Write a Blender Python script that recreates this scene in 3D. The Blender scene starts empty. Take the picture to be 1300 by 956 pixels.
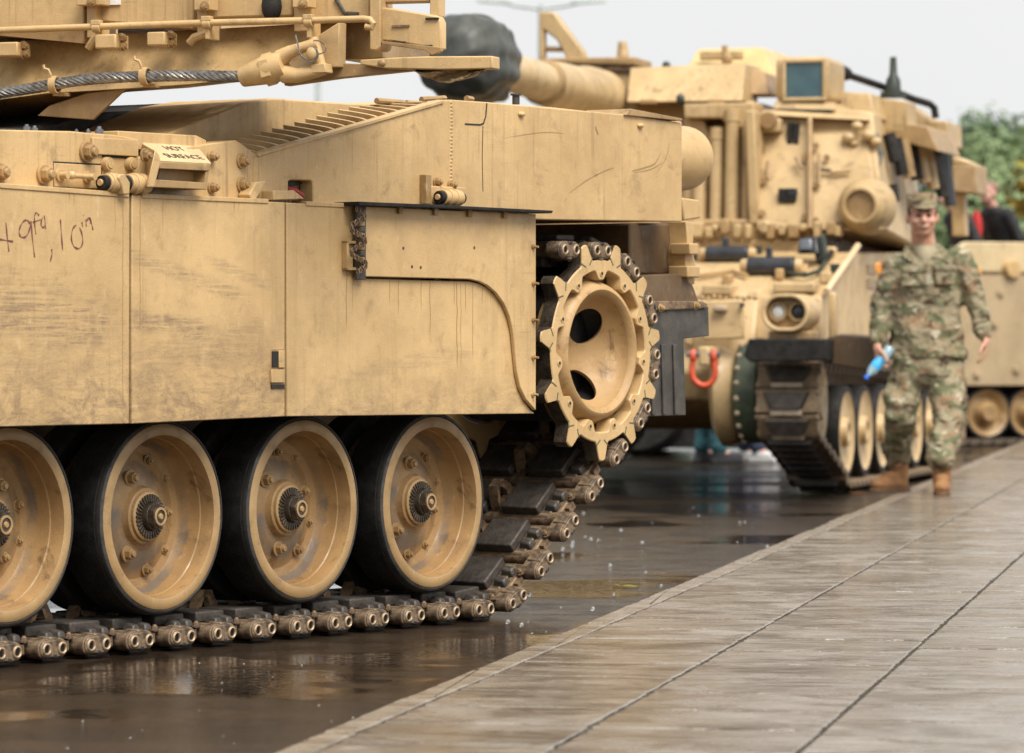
import bpy, bmesh, math, random
from mathutils import Vector, Matrix
random.seed(7)
R = math.radians
PI = math.pi
sc = bpy.context.scene
COL = sc.collection

# ------------------------------------------------------------------ camera, light, exposure
F = 5417.0            # focal length in photograph pixels (1300 wide) = 150 mm
YH = 432.0            # horizon row
HC = 0.995             # camera height
cam_d = bpy.data.cameras.new('camera')
cam = bpy.data.objects.new('camera', cam_d); COL.objects.link(cam)
cam.location = (0, 0, HC); cam.rotation_euler = (R(90), 0, 0)
cam_d.sensor_width = 36.0; cam_d.lens = F / 1300 * 36
cam_d.shift_y = -(478 - YH) / 1300
cam_d.clip_start = 0.1; cam_d.clip_end = 3000
cam_d.dof.use_dof = True; cam_d.dof.focus_distance = 14.2; cam_d.dof.aperture_fstop = 5.0
sc.camera = cam

SUN_EL, SUN_AZ = 54.0, 148.0       # azimuth clockwise from +Y: light from behind the camera, to the right
w = bpy.data.worlds.new('World'); sc.world = w; w.use_nodes = True
nt = w.node_tree
sky = nt.nodes.new('ShaderNodeTexSky'); sky.sky_type = 'NISHITA'; sky.sun_disc = False
sky.sun_elevation = R(SUN_EL); sky.sun_rotation = R(SUN_AZ)
sky.dust_density = 6.0; sky.air_density = 1.0; sky.ozone_density = 1.0
hsv = nt.nodes.new('ShaderNodeHueSaturation'); hsv.inputs['Saturation'].default_value = 0.10
mixs = nt.nodes.new('ShaderNodeMix'); mixs.data_type = 'RGBA'; mixs.inputs[0].default_value = 0.88
mixs.inputs[7].default_value = (8.05, 8.12, 8.08, 1)     # the even grey-white of the cloud layer
cln = nt.nodes.new('ShaderNodeTexNoise'); cln.inputs['Scale'].default_value = 2.2; cln.inputs['Detail'].default_value = 4
clr = nt.nodes.new('ShaderNodeMapRange'); clr.inputs[1].default_value = .3; clr.inputs[2].default_value = .7; clr.inputs[3].default_value = .93; clr.inputs[4].default_value = 1.07
tcw = nt.nodes.new('ShaderNodeTexCoord'); nt.links.new(tcw.outputs['Generated'], cln.inputs['Vector']); nt.links.new(cln.outputs[0], clr.inputs[0])
clm = nt.nodes.new('ShaderNodeVectorMath'); clm.operation = 'SCALE'
bg = nt.nodes['Background']; bg.inputs['Strength'].default_value = 0.069
nt.links.new(sky.outputs[0], hsv.inputs['Color']); nt.links.new(hsv.outputs[0], mixs.inputs[6])
nt.links.new(mixs.outputs[2], clm.inputs[0]); nt.links.new(clr.outputs[0], clm.inputs['Scale']); nt.links.new(clm.outputs[0], bg.inputs['Color'])
sun_d = bpy.data.lights.new('sun', 'SUN'); sun_d.energy = 2.9; sun_d.angle = R(38); sun_d.color = (1.0, 0.95, 0.88)
sun = bpy.data.objects.new('sun', sun_d); COL.objects.link(sun)
sd = Vector((math.sin(R(SUN_AZ)) * math.cos(R(SUN_EL)), math.cos(R(SUN_AZ)) * math.cos(R(SUN_EL)), math.sin(R(SUN_EL))))
sun.rotation_euler = sd.to_track_quat('Z', 'Y').to_euler()
sc.view_settings.view_transform = 'Standard'; sc.view_settings.look = 'None'
sc.view_settings.exposure = 0.84; sc.view_settings.gamma = 1.0
sc.render.engine = 'CYCLES'
sc.cycles.use_denoising = True
sc.cycles.max_bounces = 6; sc.cycles.diffuse_bounces = 3; sc.cycles.glossy_bounces = 3
sc.cycles.transmission_bounces = 4; sc.cycles.caustics_reflective = False; sc.cycles.caustics_refractive = False

# ------------------------------------------------------------------ frames: photograph pixel -> point on a plane of a vehicle
class Frame:
    def __init__(s, ox, oy, a):
        s.o = (ox, oy); s.a = a
        s.X = (math.sin(R(a)), math.cos(R(a))); s.Y = (-math.cos(R(a)), math.sin(R(a)))
    def root(s, name):
        e = bpy.data.objects.new(name, None); COL.objects.link(e)
        e.location = (s.o[0], s.o[1], 0); e.rotation_euler = (0, 0, R(90 - s.a)); e.empty_display_size = 0.2
        return e
    def _loc(s, px, py, t):
        dx = (px - 650) / F
        q = (dx * t - s.o[0], t - s.o[1])
        return (q[0]*s.X[0] + q[1]*s.X[1], q[0]*s.Y[0] + q[1]*s.Y[1], HC - t * (py - YH) / F)
    def hy(s, px, py, y):            # -> (x, z) on the plane local y
        d = ((px - 650) / F, 1.0)
        t = (y + s.o[0]*s.Y[0] + s.o[1]*s.Y[1]) / (d[0]*s.Y[0] + d[1]*s.Y[1])
        p = s._loc(px, py, t); return (p[0], p[2])
    def hx(s, px, py, x):            # -> (y, z) on the plane local x
        d = ((px - 650) / F, 1.0)
        t = (x + s.o[0]*s.X[0] + s.o[1]*s.X[1]) / (d[0]*s.X[0] + d[1]*s.X[1])
        p = s._loc(px, py, t); return (p[1], p[2])
    def py_(s, px, py, y):
        x, z = s.hy(px, py, y); return Vector((x, y, z))
    def px_(s, px, py, x):
        y, z = s.hx(px, py, x); return Vector((x, y, z))
    def at(s, px, py, t):
        return Vector(s._loc(px, py, t))

# ------------------------------------------------------------------ mesh builder
class MB:
    def __init__(s): s.v = []; s.f = []; s.m = []
    def add(s, v, f, mi=0):
        n = len(s.v); s.v += [tuple(p) for p in v]
        s.f += [tuple(i + n for i in q) for q in f]; s.m += [mi] * len(f); return s
    def loft(s, rings, mi=0, caps=True, closed=False):
        k = len(rings[0]); v = [p for r in rings for p in r]; f = []
        n = len(rings)
        for i in range(n if closed else n - 1):
            j = (i + 1) % n
            for a in range(k):
                b = (a + 1) % k; f.append((i*k+a, i*k+b, j*k+b, j*k+a))
        if caps and not closed:
            f.append(tuple(range(k))[::-1]); f.append(tuple((n-1)*k + a for a in range(k)))
        return s.add(v, f, mi)
    def prism(s, poly, y0, y1, mi=0):             # (x,z) outline, thick along y
        return s.loft([[(x, y0, z) for x, z in poly], [(x, y1, z) for x, z in poly]], mi)
    def prismx(s, poly, x0, x1, mi=0):            # (y,z) outline, thick along x
        return s.loft([[(x0, y, z) for y, z in poly], [(x1, y, z) for y, z in poly]], mi)
    def box(s, lo, hi, mi=0, M=None):
        a, b = lo, hi
        v = [(a[0],a[1],a[2]),(b[0],a[1],a[2]),(b[0],b[1],a[2]),(a[0],b[1],a[2]),(a[0],a[1],b[2]),(b[0],a[1],b[2]),(b[0],b[1],b[2]),(a[0],b[1],b[2])]
        if M is not None: v = [M @ Vector(p) for p in v]
        return s.add(v, [(0,3,2,1),(4,5,6,7),(0,1,5,4),(1,2,6,5),(2,3,7,6),(3,0,4,7)], mi)
    def rings(s, pts, rad, n=10, mi=0, caps=True):
        out = []; pts = [Vector(p) for p in pts]
        up = None
        for i, p in enumerate(pts):
            t = (pts[min(i+1, len(pts)-1)] - pts[max(i-1, 0)])
            if t.length < 1e-9: t = Vector((0,0,1))
            t.normalize()
            if up is None:
                up = Vector((0,0,1)) if abs(t.z) < .9 else Vector((1,0,0))
            u = (up - t * up.dot(t)); u.normalize(); up = u; v = t.cross(u)
            r = rad[i] if isinstance(rad, (list, tuple)) else rad
            out.append([p + (u*math.cos(2*PI*k/n) + v*math.sin(2*PI*k/n)) * r for k in range(n)])
        return s.loft(out, mi, caps)
    def cyl(s, p0, p1, r0, r1=None, n=16, mi=0):
        return s.rings([p0, p1], [r0, r0 if r1 is None else r1], n, mi)
    def tube(s, pts, r, n=8, mi=0): return s.rings(pts, r, n, mi)
    def lathe(s, prof, o=(0,0,0), axis='y', n=48, mi=0, close=False):
        rr = []
        for r, h in prof:
            ring = []
            for k in range(n):
                a = 2*PI*k/n; c, q = r*math.cos(a), r*math.sin(a)
                if axis == 'y': p = (o[0]+c, o[1]+h, o[2]+q)
                elif axis == 'x': p = (o[0]+h, o[1]+c, o[2]+q)
                else: p = (o[0]+c, o[1]+q, o[2]+h)
                ring.append(p)
            rr.append(ring)
        return s.loft(rr, mi, caps=not close, closed=close)
    def ell(s, c, r, n=14, m=9, mi=0, M=None):
        rr = []
        for i in range(1, m):
            ph = PI * i / m
            rr.append([(r[0]*math.sin(ph)*math.cos(2*PI*k/n), r[1]*math.sin(ph)*math.sin(2*PI*k/n), -r[2]*math.cos(ph)) for k in range(n)])
        c = Vector(c)
        rr = [[c + (M @ Vector(p) if M is not None else Vector(p)) for p in q] for q in rr]
        return s.loft(rr, mi)
    def caps(s, p0, p1, r0, r1, n=12, mi=0):      # tapered capsule
        p0 = Vector(p0); p1 = Vector(p1); d = (p1 - p0)
        if d.length < 1e-6: return s.ell(p0, (r0,)*3, mi=mi)
        d.normalize(); pts = []; rad = []
        for q in (80, 55, 28): pts.append(p0 - d*r0*math.sin(R(q))); rad.append(r0*math.cos(R(q)))
        pts += [p0, p1]; rad += [r0, r1]
        for q in (28, 55, 80): pts.append(p1 + d*r1*math.sin(R(q))); rad.append(r1*math.cos(R(q)))
        return s.rings(pts, rad, n, mi)
    def hexbolt(s, c, r, h, axis=(0,-1,0), wash=1.35, mi=0):
        c = Vector(c); a = Vector(axis).normalized()
        s.cyl(c, c + a*h*.22, r*wash, n=14, mi=mi)
        s.cyl(c + a*h*.22, c + a*h*.75, r, n=6, mi=mi)
        s.cyl(c + a*h*.75, c + a*h, r*.62, r*.5, n=10, mi=mi); return s
    def mesh(s, name, mats, smooth=True, ang=38):
        me = bpy.data.meshes.new(name); me.from_pydata(s.v, [], s.f)
        for i, p in enumerate(me.polygons): p.material_index = s.m[i]
        bm = bmesh.new(); bm.from_mesh(me)
        bmesh.ops.recalc_face_normals(bm, faces=bm.faces)
        for f_ in bm.faces: f_.smooth = smooth
        if smooth:
            for e in bm.edges:
                if len(e.link_faces) != 2 or e.calc_face_angle(0) > R(ang): e.smooth = False
        bm.to_mesh(me); bm.free()
        for m in (mats if isinstance(mats, (list, tuple)) else [mats]): me.materials.append(m)
        return me
    def build(s, name, mats, parent=None, bevel=0, smooth=True, ang=38, loc=None, seg=2):
        o = bpy.data.objects.new(name, s.mesh(name, mats, smooth, ang)); COL.objects.link(o)
        if parent is not None: o.parent = parent
        if loc is not None: o.location = loc
        if bevel:
            b = o.modifiers.new('bevel', 'BEVEL'); b.width = bevel; b.segments = seg; b.limit_method = 'ANGLE'; b.angle_limit = R(40)
            b.harden_normals = False
        return o

def tag(o, label=None, cat=None, group=None, kind=None):
    if label: o['label'] = label
    if cat: o['category'] = cat
    if group: o['group'] = group
    if kind: o['kind'] = kind
    return o
def copy_tree(o, parent=None):
    c = o.copy(); COL.objects.link(c)
    if parent is not None: c.parent = parent
    for ch in list(o.children): copy_tree(ch, c)
    return c
def wrap(name, parent):      # a part that has sub-parts but sits at its own place
    e = bpy.data.objects.new(name, None); COL.objects.link(e); e.parent = parent; return e

# ------------------------------------------------------------------ materials
class NT:
    def __init__(s, name):
        s.mat = bpy.data.materials.new(name); s.mat.use_nodes = True; s.t = s.mat.node_tree
        s.b = s.t.nodes['Principled BSDF']; s.tc = s.n('ShaderNodeTexCoord')
    def n(s, k): return s.t.nodes.new(k)
    def l(s, a, b): s.t.links.new(a, b)
    def mp(s, scale=(1,1,1), rot=(0,0,0), loc=(0,0,0), src='Object'):
        m = s.n('ShaderNodeMapping'); m.inputs['Scale'].default_value = scale; m.inputs['Rotation'].default_value = rot; m.inputs['Location'].default_value = loc
        s.l(s.tc.outputs[src], m.inputs[0]); return m.outputs[0]
    def noise(s, scale, vec=None, det=4, rough=.55, dist=0):
        n = s.n('ShaderNodeTexNoise'); n.inputs['Scale'].default_value = scale; n.inputs['Detail'].default_value = det
        n.inputs['Roughness'].default_value = rough; n.inputs['Distortion'].default_value = dist
        s.l(vec if vec is not None else s.tc.outputs['Object'], n.inputs['Vector']); return n.outputs[0]
    def vor(s, scale, vec=None):
        n = s.n('ShaderNodeTexVoronoi'); n.inputs['Scale'].default_value = scale
        s.l(vec if vec is not None else s.tc.outputs['Object'], n.inputs['Vector']); return n
    def rmp(s, fac, a, b, lo=0.0, hi=1.0, smooth=True):
        m = s.n('ShaderNodeMapRange'); m.interpolation_type = 'SMOOTHSTEP' if smooth else 'LINEAR'
        for i, x in enumerate((a, b, lo, hi)): m.inputs[1+i].default_value = x
        s.l(fac, m.inputs[0]); return m.outputs[0]
    def math(s, op, a, b=None, c=None):
        m = s.n('ShaderNodeMath'); m.operation = op
        for i, x in enumerate((a, b, c)):
            if x is None: continue
            if isinstance(x, (int, float)): m.inputs[i].default_value = x
            else: s.l(x, m.inputs[i])
        return m.outputs[0]
    def mix(s, fac, a, b, mode='MIX'):
        m = s.n('ShaderNodeMix'); m.data_type = 'RGBA'; m.blend_type = mode
        for i, x in ((0, fac), (6, a), (7, b)):
            if isinstance(x, (int, float)): m.inputs[i].default_value = x
            elif isinstance(x, (tuple, list)): m.inputs[i].default_value = (*x[:3], 1)
            else: s.l(x, m.inputs[i])
        return m.outputs[2]
    def bump(s, h, strength=.3, dist=.01, prev=None):
        b = s.n('ShaderNodeBump'); b.inputs['Strength'].default_value = strength; b.inputs['Distance'].default_value = dist
        s.l(h, b.inputs['Height'])
        if prev is not None: s.l(prev, b.inputs['Normal'])
        return b.outputs[0]
    def done(s, col, rough=.5, normal=None, metal=0, spec=.5, coat=0):
        if isinstance(col, (tuple, list)): s.b.inputs['Base Color'].default_value = (*col[:3], 1)
        else: s.l(col, s.b.inputs['Base Color'])
        if isinstance(rough, (int, float)): s.b.inputs['Roughness'].default_value = rough
        else: s.l(rough, s.b.inputs['Roughness'])
        if normal is not None: s.l(normal, s.b.inputs['Normal'])
        s.b.inputs['Metallic'].default_value = metal; s.b.inputs['Specular IOR Level'].default_value = spec
        s.b.inputs['Coat Weight'].default_value = coat; s.b.inputs['Coat Roughness'].default_value = .15
        return s.mat

def tan_paint(name, c1=(.585,.398,.188), c2=(.485,.322,.147), dirt=(.19,.118,.055), dirt_amt=.5, streak=.5, rough=(.30,.6), extra=None, scale=1.0, scrape=.35):
    m = NT(name)
    big = m.rmp(m.noise(1.7*scale, det=6, rough=.6), .35, .66)
    c = m.mix(big, c1, c2)
    mot = m.rmp(m.noise(6.5*scale, det=8, rough=.7, dist=.3), .42, .66)
    c = m.mix(m.math('MULTIPLY', mot, .30), c, tuple(a*.62 for a in c2))
    st = m.rmp(m.noise(1.0, m.mp((46*scale, 46*scale, 1.3*scale)), det=6, rough=.7), .50, .70)
    stm = m.rmp(m.noise(1.6*scale, m.mp(loc=(1,4,2)), det=3), .42, .62)
    c = m.mix(m.math('MULTIPLY', m.math('MULTIPLY', st, stm), streak*.75), c, dirt)
    gr = m.rmp(m.noise(9*scale, det=9, rough=.75, dist=.5), .53, .70)
    c = m.mix(m.math('MULTIPLY', gr, dirt_amt*.75), c, dirt)
    sp = m.rmp(m.noise(130*scale, det=4, rough=.7), .62, .70)
    spm = m.rmp(m.noise(3.1*scale, m.mp(loc=(7,2,9)), det=4), .40, .65)
    c = m.mix(m.math('MULTIPLY', m.math('MULTIPLY', sp, spm), dirt_amt*1.1), c, (.11,.065,.03))
    scr = m.rmp(m.noise(1.0, m.mp((4, 30, 130), (0, R(14), 0)), det=4, rough=.7), .58, .68)
    pat = m.rmp(m.noise(2.3, m.mp(loc=(3,1,5)), det=4), .50, .64)
    c = m.mix(m.math('MULTIPLY', m.math('MULTIPLY', scr, pat), scrape*1.3), c, (.20,.135,.08))
    lt = m.rmp(m.noise(30*scale, m.mp((1,1,.4)), det=7, rough=.7), .58, .74)
    c = m.mix(m.math('MULTIPLY', lt, .35), c, (.74,.58,.36))
    if extra: c = extra(m, c)
    ro = m.rmp(m.noise(14*scale, det=5), .3, .7, rough[0], rough[1])
    nb = m.bump(m.noise(150*scale, det=4), .22, .004)
    nb = m.bump(m.noise(6*scale, det=3), .22, .012, nb)
    return m.done(c, ro, nb, spec=.5)

def plain(name, c1, c2, rough=(.4,.7), scale=12, metal=0, bump=.2, spec=.5, bs=90, det=5):
    m = NT(name)
    c = m.mix(m.rmp(m.noise(scale, det=det, rough=.65), .35, .66), c1, c2)
    ro = m.rmp(m.noise(scale*1.7, det=4), .3, .7, rough[0], rough[1])
    return m.done(c, ro, m.bump(m.noise(bs, det=4), bump, .006), metal, spec)

M = {}
M['tan'] = tan_paint('tan_paint')
M['tan_hull'] = tan_paint('tan_paint_hull', streak=.7, dirt_amt=.6)
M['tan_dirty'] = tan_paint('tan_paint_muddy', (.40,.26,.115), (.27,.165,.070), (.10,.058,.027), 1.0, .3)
def wet_sheen_band(m, c):  # grey sheen of the wet inner wall, mixed into the wheel colour
    sep = m.n('ShaderNodeSeparateXYZ'); m.l(m.tc.outputs['Object'], sep.inputs[0])
    y = m.math('ADD', sep.outputs[1], m.math('MULTIPLY', m.math('SUBTRACT', m.noise(9, det=4), .5), .05))
    k = m.math('MULTIPLY', m.rmp(y, .088, .100), m.rmp(y, .118, .130, 1, 0))
    return m.mix(m.math('MULTIPLY', k, m.rmp(m.noise(4, det=5), .40, .60, 0, .85)), c, (.135,.115,.095))
M['wheel'] = tan_paint('tan_wheel_mud_shade', (.41,.25,.108), (.30,.175,.072), (.085,.045,.02), 1.1, .15, (.25,.6), extra=wet_sheen_band)  # muddy dish, darkened further: the skirt's shade is put into its colour
M['mud_shade'] = tan_paint('mud_shade_brown', (.19,.118,.058), (.12,.072,.035), (.06,.035,.018), 1.0, .4, (.4,.75))  # mud tone darkened to stand for the shade under the sponson
M['rim'] = tan_paint('tan_wheel_rim', (.44,.285,.13), (.33,.205,.088), (.16,.09,.04), 1.0, .15, (.3,.6))
M['tan_far'] = tan_paint('tan_paint_howitzer', (.57,.405,.21), (.44,.305,.145), (.16,.105,.052), 1.0, .9, scale=.8)
M['tan_far2'] = tan_paint('tan_paint_carrier', (.42,.32,.19), (.34,.25,.145), (.18,.12,.07), .6, .5, scale=.6)
M['rubber'] = plain('black_rubber', (.010,.009,.008), (.022,.019,.017), (.55,.9), 18, spec=.3)
M['rubber_grey'] = plain('grey_rubber', (.040,.037,.033), (.075,.066,.055), (.45,.8), 9)
M['track'] = plain('track_steel', (.075,.060,.046), (.17,.125,.085), (.3,.6), 24, .3, .5, bs=60)
M['track_pad'] = plain('track_pad', (.033,.028,.024), (.062,.050,.040), (.4,.7), 20, 0, .4)
M['connector'] = plain('connector_steel', (.22,.150,.090), (.060,.042,.028), (.4,.8), 34, .12, .6, bs=70)
M['pin'] = plain('pin_steel', (.24,.155,.085), (.075,.048,.029), (.4,.8), 26, .1, .5)
M['dark'] = plain('dark_gap', (.010,.009,.008), (.02,.018,.016), (.5,.8), 10)
M['hub'] = plain('hub_steel', (.11,.085,.06), (.055,.042,.032), (.25,.5), 30, .5, .4)
M['cable'] = plain('wire_rope', (.30,.285,.265), (.12,.112,.105), (.25,.5), 40, .6, .3)
M['bolt'] = tan_paint('tan_bolt', (.42,.27,.12), (.27,.16,.065), (.12,.07,.03), .9, .1)
M['ink'] = plain('marker_ink', (.13,.035,.04), (.20,.07,.06), (.5,.7), 60, 0, .05)
M['stencil'] = plain('stencil_paint', (.06,.045,.03), (.16,.11,.06), (.5,.7), 80, 0, .05)
M['tarp'] = plain('tarpaulin', (.034,.038,.034), (.068,.070,.060), (.4,.7), 5, 0, .3, bs=20)
M['white'] = plain('white_paper', (.75,.75,.75), (.65,.65,.64), (.5,.7), 20)
M['red'] = plain('red_strap', (.35,.02,.03), (.25,.02,.02), (.4,.6), 20)
M['orange'] = plain('orange_paint', (.66,.10,.04), (.50,.07,.03), (.3,.5), 12)
M['green'] = plain('green_paint', (.085,.105,.060), (.045,.06,.036), (.35,.6), 8)
M['dkgreen'] = plain('dark_green_paint', (.022,.03,.024), (.034,.045,.036), (.3,.5), 8)
M['grey'] = plain('grey_metal', (.17,.18,.2), (.11,.12,.14), (.2,.4), 8, .4)

# ------------------------------------------------------------------ THE SETTING
# asphalt, wet
def asphalt():
    m = NT('wet_asphalt')
    v = m.mp((1,1,1))
    pud = m.rmp(m.noise(.55, v, det=4, dist=.3), .50, .58)
    st = m.rmp(m.noise(1.0, m.mp((.7, 2.2, 1), (0,0,R(8))), det=5), .46, .62)
    fine = m.noise(90, v, det=4)
    c = m.mix(m.rmp(fine, .3, .75), (.008,.0055,.004), (.036,.024,.016))
    c = m.mix(m.math('MULTIPLY', st, .5), c, (.050,.033,.021))
    spk = m.rmp(m.noise(44, v, det=8, rough=.88), .57, .64)
    c = m.mix(m.math('MULTIPLY', spk, .7), c, (.25,.19,.14))
    ro = m.mix(pud, m.mix(m.rmp(m.noise(5, v), .3, .7), (.10,)*3, (.24,)*3), (.035,)*3)
    inv = m.math('SUBTRACT', 1.0, pud)
    h1 = m.math('MULTIPLY', m.noise(170, v, det=3), m.math('ADD', m.math('MULTIPLY', inv, .9), .05))
    nb = m.bump(h1, .5, .005)
    nb = m.bump(m.math('MULTIPLY', m.noise(1.0, m.mp((46, 30, 1)), det=7, rough=.8), inv), .55, .012, nb)
    rip = m.noise(1.0, m.mp((26, 26, 1)), det=2)
    nb = m.bump(m.math('MULTIPLY', rip, pud), .16, .01, nb)
    return m.done(c, ro, nb, spec=.28)
M['asphalt'] = asphalt()
g = MB(); N = 500
g.add([(-N,-60,0),(N,-60,0),(N,900,0),(-N,900,0)], [(0,1,2,3)])
tag(g.build('asphalt_ground', M['asphalt'], smooth=False), 'wet brown black asphalt with puddles', kind='structure')

# pavement: kerb and slabs, direction PA
PA = Frame(-0.194, 11.69, 10.0)
KW = .093
def slab_mat():
    m = NT('wet_concrete_slab')
    oi = m.n('ShaderNodeObjectInfo')
    v = m.n('ShaderNodeVectorMath'); v.operation = 'MULTIPLY_ADD'
    m.l(oi.outputs['Random'], v.inputs[0]); v.inputs[1].default_value = (37, 91, 0); m.l(m.tc.outputs['Object'], v.inputs[2])
    p = v.outputs[0]
    mps = m.n('ShaderNodeMapping'); mps.inputs['Scale'].default_value = (4.5, 3.2, 1); m.l(p, mps.inputs[0])
    stk = m.noise(1.0, mps.outputs[0], det=7, rough=.68, dist=.5)
    c = m.mix(m.rmp(m.noise(3.0, p, det=6, rough=.7), .3, .7), (.165,.132,.100), (.29,.26,.222))
    c = m.mix(m.rmp(oi.outputs['Random'], 0, 1, 0, .45), c, (.120,.092,.066))
    blo = m.rmp(m.noise(1.9, p, det=5, rough=.6), .36, .60, .35, 1)
    c = m.mix(m.math('MULTIPLY', m.rmp(stk, .44, .66, 0, .72), blo), c, (.062,.044,.029))
    fine = m.noise(110, p, det=4)
    c = m.mix(m.math('MULTIPLY', m.rmp(fine, .5, .75), .6), c, (.27,.225,.18))
    stn = m.rmp(m.noise(7, p, det=6, rough=.75, dist=.6), .55, .7)
    c = m.mix(m.math('MULTIPLY', stn, .8), c, (.070,.050,.033))
    agg = m.rmp(m.noise(42, p, det=6, rough=.85), .56, .66)
    c = m.mix(m.math('MULTIPLY', agg, .55), c, (.36,.32,.27))
    pit = m.rmp(m.noise(55, p, det=5, rough=.75), .57, .67)
    c = m.mix(m.math('MULTIPLY', pit, .8), c, (.06,.045,.03))
    wet = m.rmp(m.noise(2.2, p, det=4, dist=.4), .42, .60)
    ro = m.mix(m.rmp(stk, .40, .62), m.mix(wet, (.34,)*3, (.16,)*3), (.10,)*3)
    mpn = m.n('ShaderNodeMapping'); mpn.inputs['Scale'].default_value = (17, 6, 1); m.l(p, mpn.inputs[0])
    brush = m.noise(1.0, mpn.outputs[0], det=3)
    nb = m.bump(fine, .35, .004); nb = m.bump(brush, .7, .010, nb); nb = m.bump(m.noise(5, p, det=2), .25, .012, nb)
    return m.done(c, ro, nb, spec=.55)
M['slab'] = slab_mat()
M['kerb'] = plain('kerb_concrete', (.27,.225,.175), (.15,.115,.082), (.18,.42), 6, 0, .5, bs=70)
def joint_mat():
    m = NT('joint_dirt')
    c = m.mix(m.rmp(m.noise(14, det=5), .4, .65), (.030,.022,.015), (.055,.05,.024))
    return m.done(c, .6, m.bump(m.noise(60), .5, .01))
M['joint'] = joint_mat()
pav = PA.root('pavement'); tag(pav, 'wet grey concrete slab pavement beside the asphalt', kind='structure')
kerb_side = Frame(-0.194, 11.69, 10.0)
LEN0, LEN1 = -4.0, 60.0
b = MB(); b.box((LEN0, -16, -.3), (LEN1, -KW - .003, .044)); b.build('bed', M['joint'], pav, smooth=False)
cols = [.52, .565, .55, .56, .55, .56]
ycur = KW
def slab_mesh(hx_, hy_, dep, n=9, name='slab'):
    rn = random.Random(int(hx_*1000)+int(hy_*977)+random.randint(0,99999)); out = []
    cs = [(-hx_,-hy_),(hx_,-hy_),(hx_,hy_),(-hx_,hy_)]
    for i in range(4):
        a, b_ = cs[i], cs[(i+1)%4]; nx_, ny_ = -(b_[1]-a[1]), b_[0]-a[0]; l_ = math.hypot(nx_, ny_); nx_ /= l_; ny_ /= l_
        for k in range(n):
            t = k/n; j = rn.uniform(0,.004) + (rn.uniform(.004,.009) if rn.random() < .06 else 0) + (rn.uniform(.003,.009) if k == 0 else 0)
            out.append((a[0]+(b_[0]-a[0])*t+nx_*j, a[1]+(b_[1]-a[1])*t+ny_*j))
    b_ = MB(); up_ = [(x*.0+x - math.copysign(.003,x), y - math.copysign(.003,y), 0) for x, y in out]
    b_.loft([[(x,y,-dep) for x,y in out], [(x,y,-.004) for x,y in out], up_]); return b_.mesh(name, M['kerb' if name == 'kerb_stone' else 'slab'], smooth=False)
nsl = 0; rest = MB()
for ci, cw in enumerate(cols):
    L = (.50, .52, .50, .52, .50, .52)[ci]
    me_v = []
    for k in range(4):
        me_v.append(slab_mesh(L/2-.014, cw/2-.005, .02))
    x = LEN0 + (ci * .37) % L; rows = []
    while x < 22.5:
        world = (PA.o[0] + (x)*PA.X[0] - (-(ycur+cw/2))*0, 0)
        wx = PA.o[0] + x*PA.X[0] - (ycur+cw/2)*PA.Y[0]; wy = PA.o[1] + x*PA.X[1] - (ycur+cw/2)*PA.Y[1]
        pxx = 650 + F*wx/max(wy, .5); pyy = YH + F*.91/max(wy, .5)
        if wy > 9.0 and pxx < 1390 and pyy < 1000 and x > -3.5:
            rows.append(x)
        else: rest.box((x-L/2+.012, -(ycur+cw)+.005, .04), (x+L/2-.012, -ycur-.005, .06+random.uniform(-.0012,.0012)))
        x += L
    for x in rows:
        o = bpy.data.objects.new('slab', random.choice(me_v)); COL.objects.link(o); o.parent = pav
        o.location = (x, -(ycur + cw/2), .06 + random.uniform(-.0012, .0012))
        o.rotation_euler = (random.uniform(-.0025,.0025), random.uniform(-.0025,.0025), random.uniform(-.003,.003))
        nsl += 1
    ycur += cw
tag(rest.build('outer_paving', M['slab'], pav, smooth=False), kind='stuff')
b = MB(); b.box((22.72, -16, .0), (LEN1, -KW-.004, .058)); b.box((LEN0, -16, .0), (22.7, -ycur-.01, .0585)); print('slabs', nsl)
b.build('far_paving', M['slab'], pav, smooth=False)
kerb = PA.root('kerb'); tag(kerb, 'narrow worn concrete kerb edging the pavement', kind='structure')
x = -4.0
kms = [slab_mesh(.496, KW/2-.006, .10, 14, 'kerb_stone') for _ in range(4)]
while x < 45:
    o = bpy.data.objects.new('kerb_stone', random.choice(kms)); COL.objects.link(o); o.parent = kerb
    o.location = (x, -KW/2 + random.uniform(-.003,.003), .058 + random.uniform(-.002, .002)); o.rotation_euler = (0, random.uniform(-.003,.003), random.uniform(-.002,.002))
    x += 1.0
# water beads thrown up by the rain
b = MB()
for i in range(75):
    px = random.uniform(640, 975); py = random.uniform(640, 815)
    t = 5254.0 / (py - YH + 3); X = (px-650)/F*t
    if X > -0.194 + (t-11.69)*.176 - .03: continue
    if 650 + F*X/t < 640 + max(0, (760-py))*.5: continue
    r = random.choice((.002, .0025, .003, .004, .006, .0085)); b.ell((X, t, random.uniform(.004, .03)), (r, r, r*1.1), 8, 6)
for i in range(22):
    px = random.uniform(20, 620); py = random.uniform(835, 950)
    t = 5254.0 / (py - YH); r = random.choice((.002, .003)); b.ell(((px-650)/F*t, t, random.uniform(.002, .02)), (r, r, r), 8, 6)
m = NT('water_bead'); m.b.inputs['Transmission Weight'].default_value = .75; M['bead'] = m.done((.9,.9,.9), .08, spec=.9); m.b.inputs['IOR'].default_value = 1.33
tag(b.build('rain_splash_droplets', M['bead']), 'small bright drops thrown up by rain over the asphalt', kind='stuff')

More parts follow.
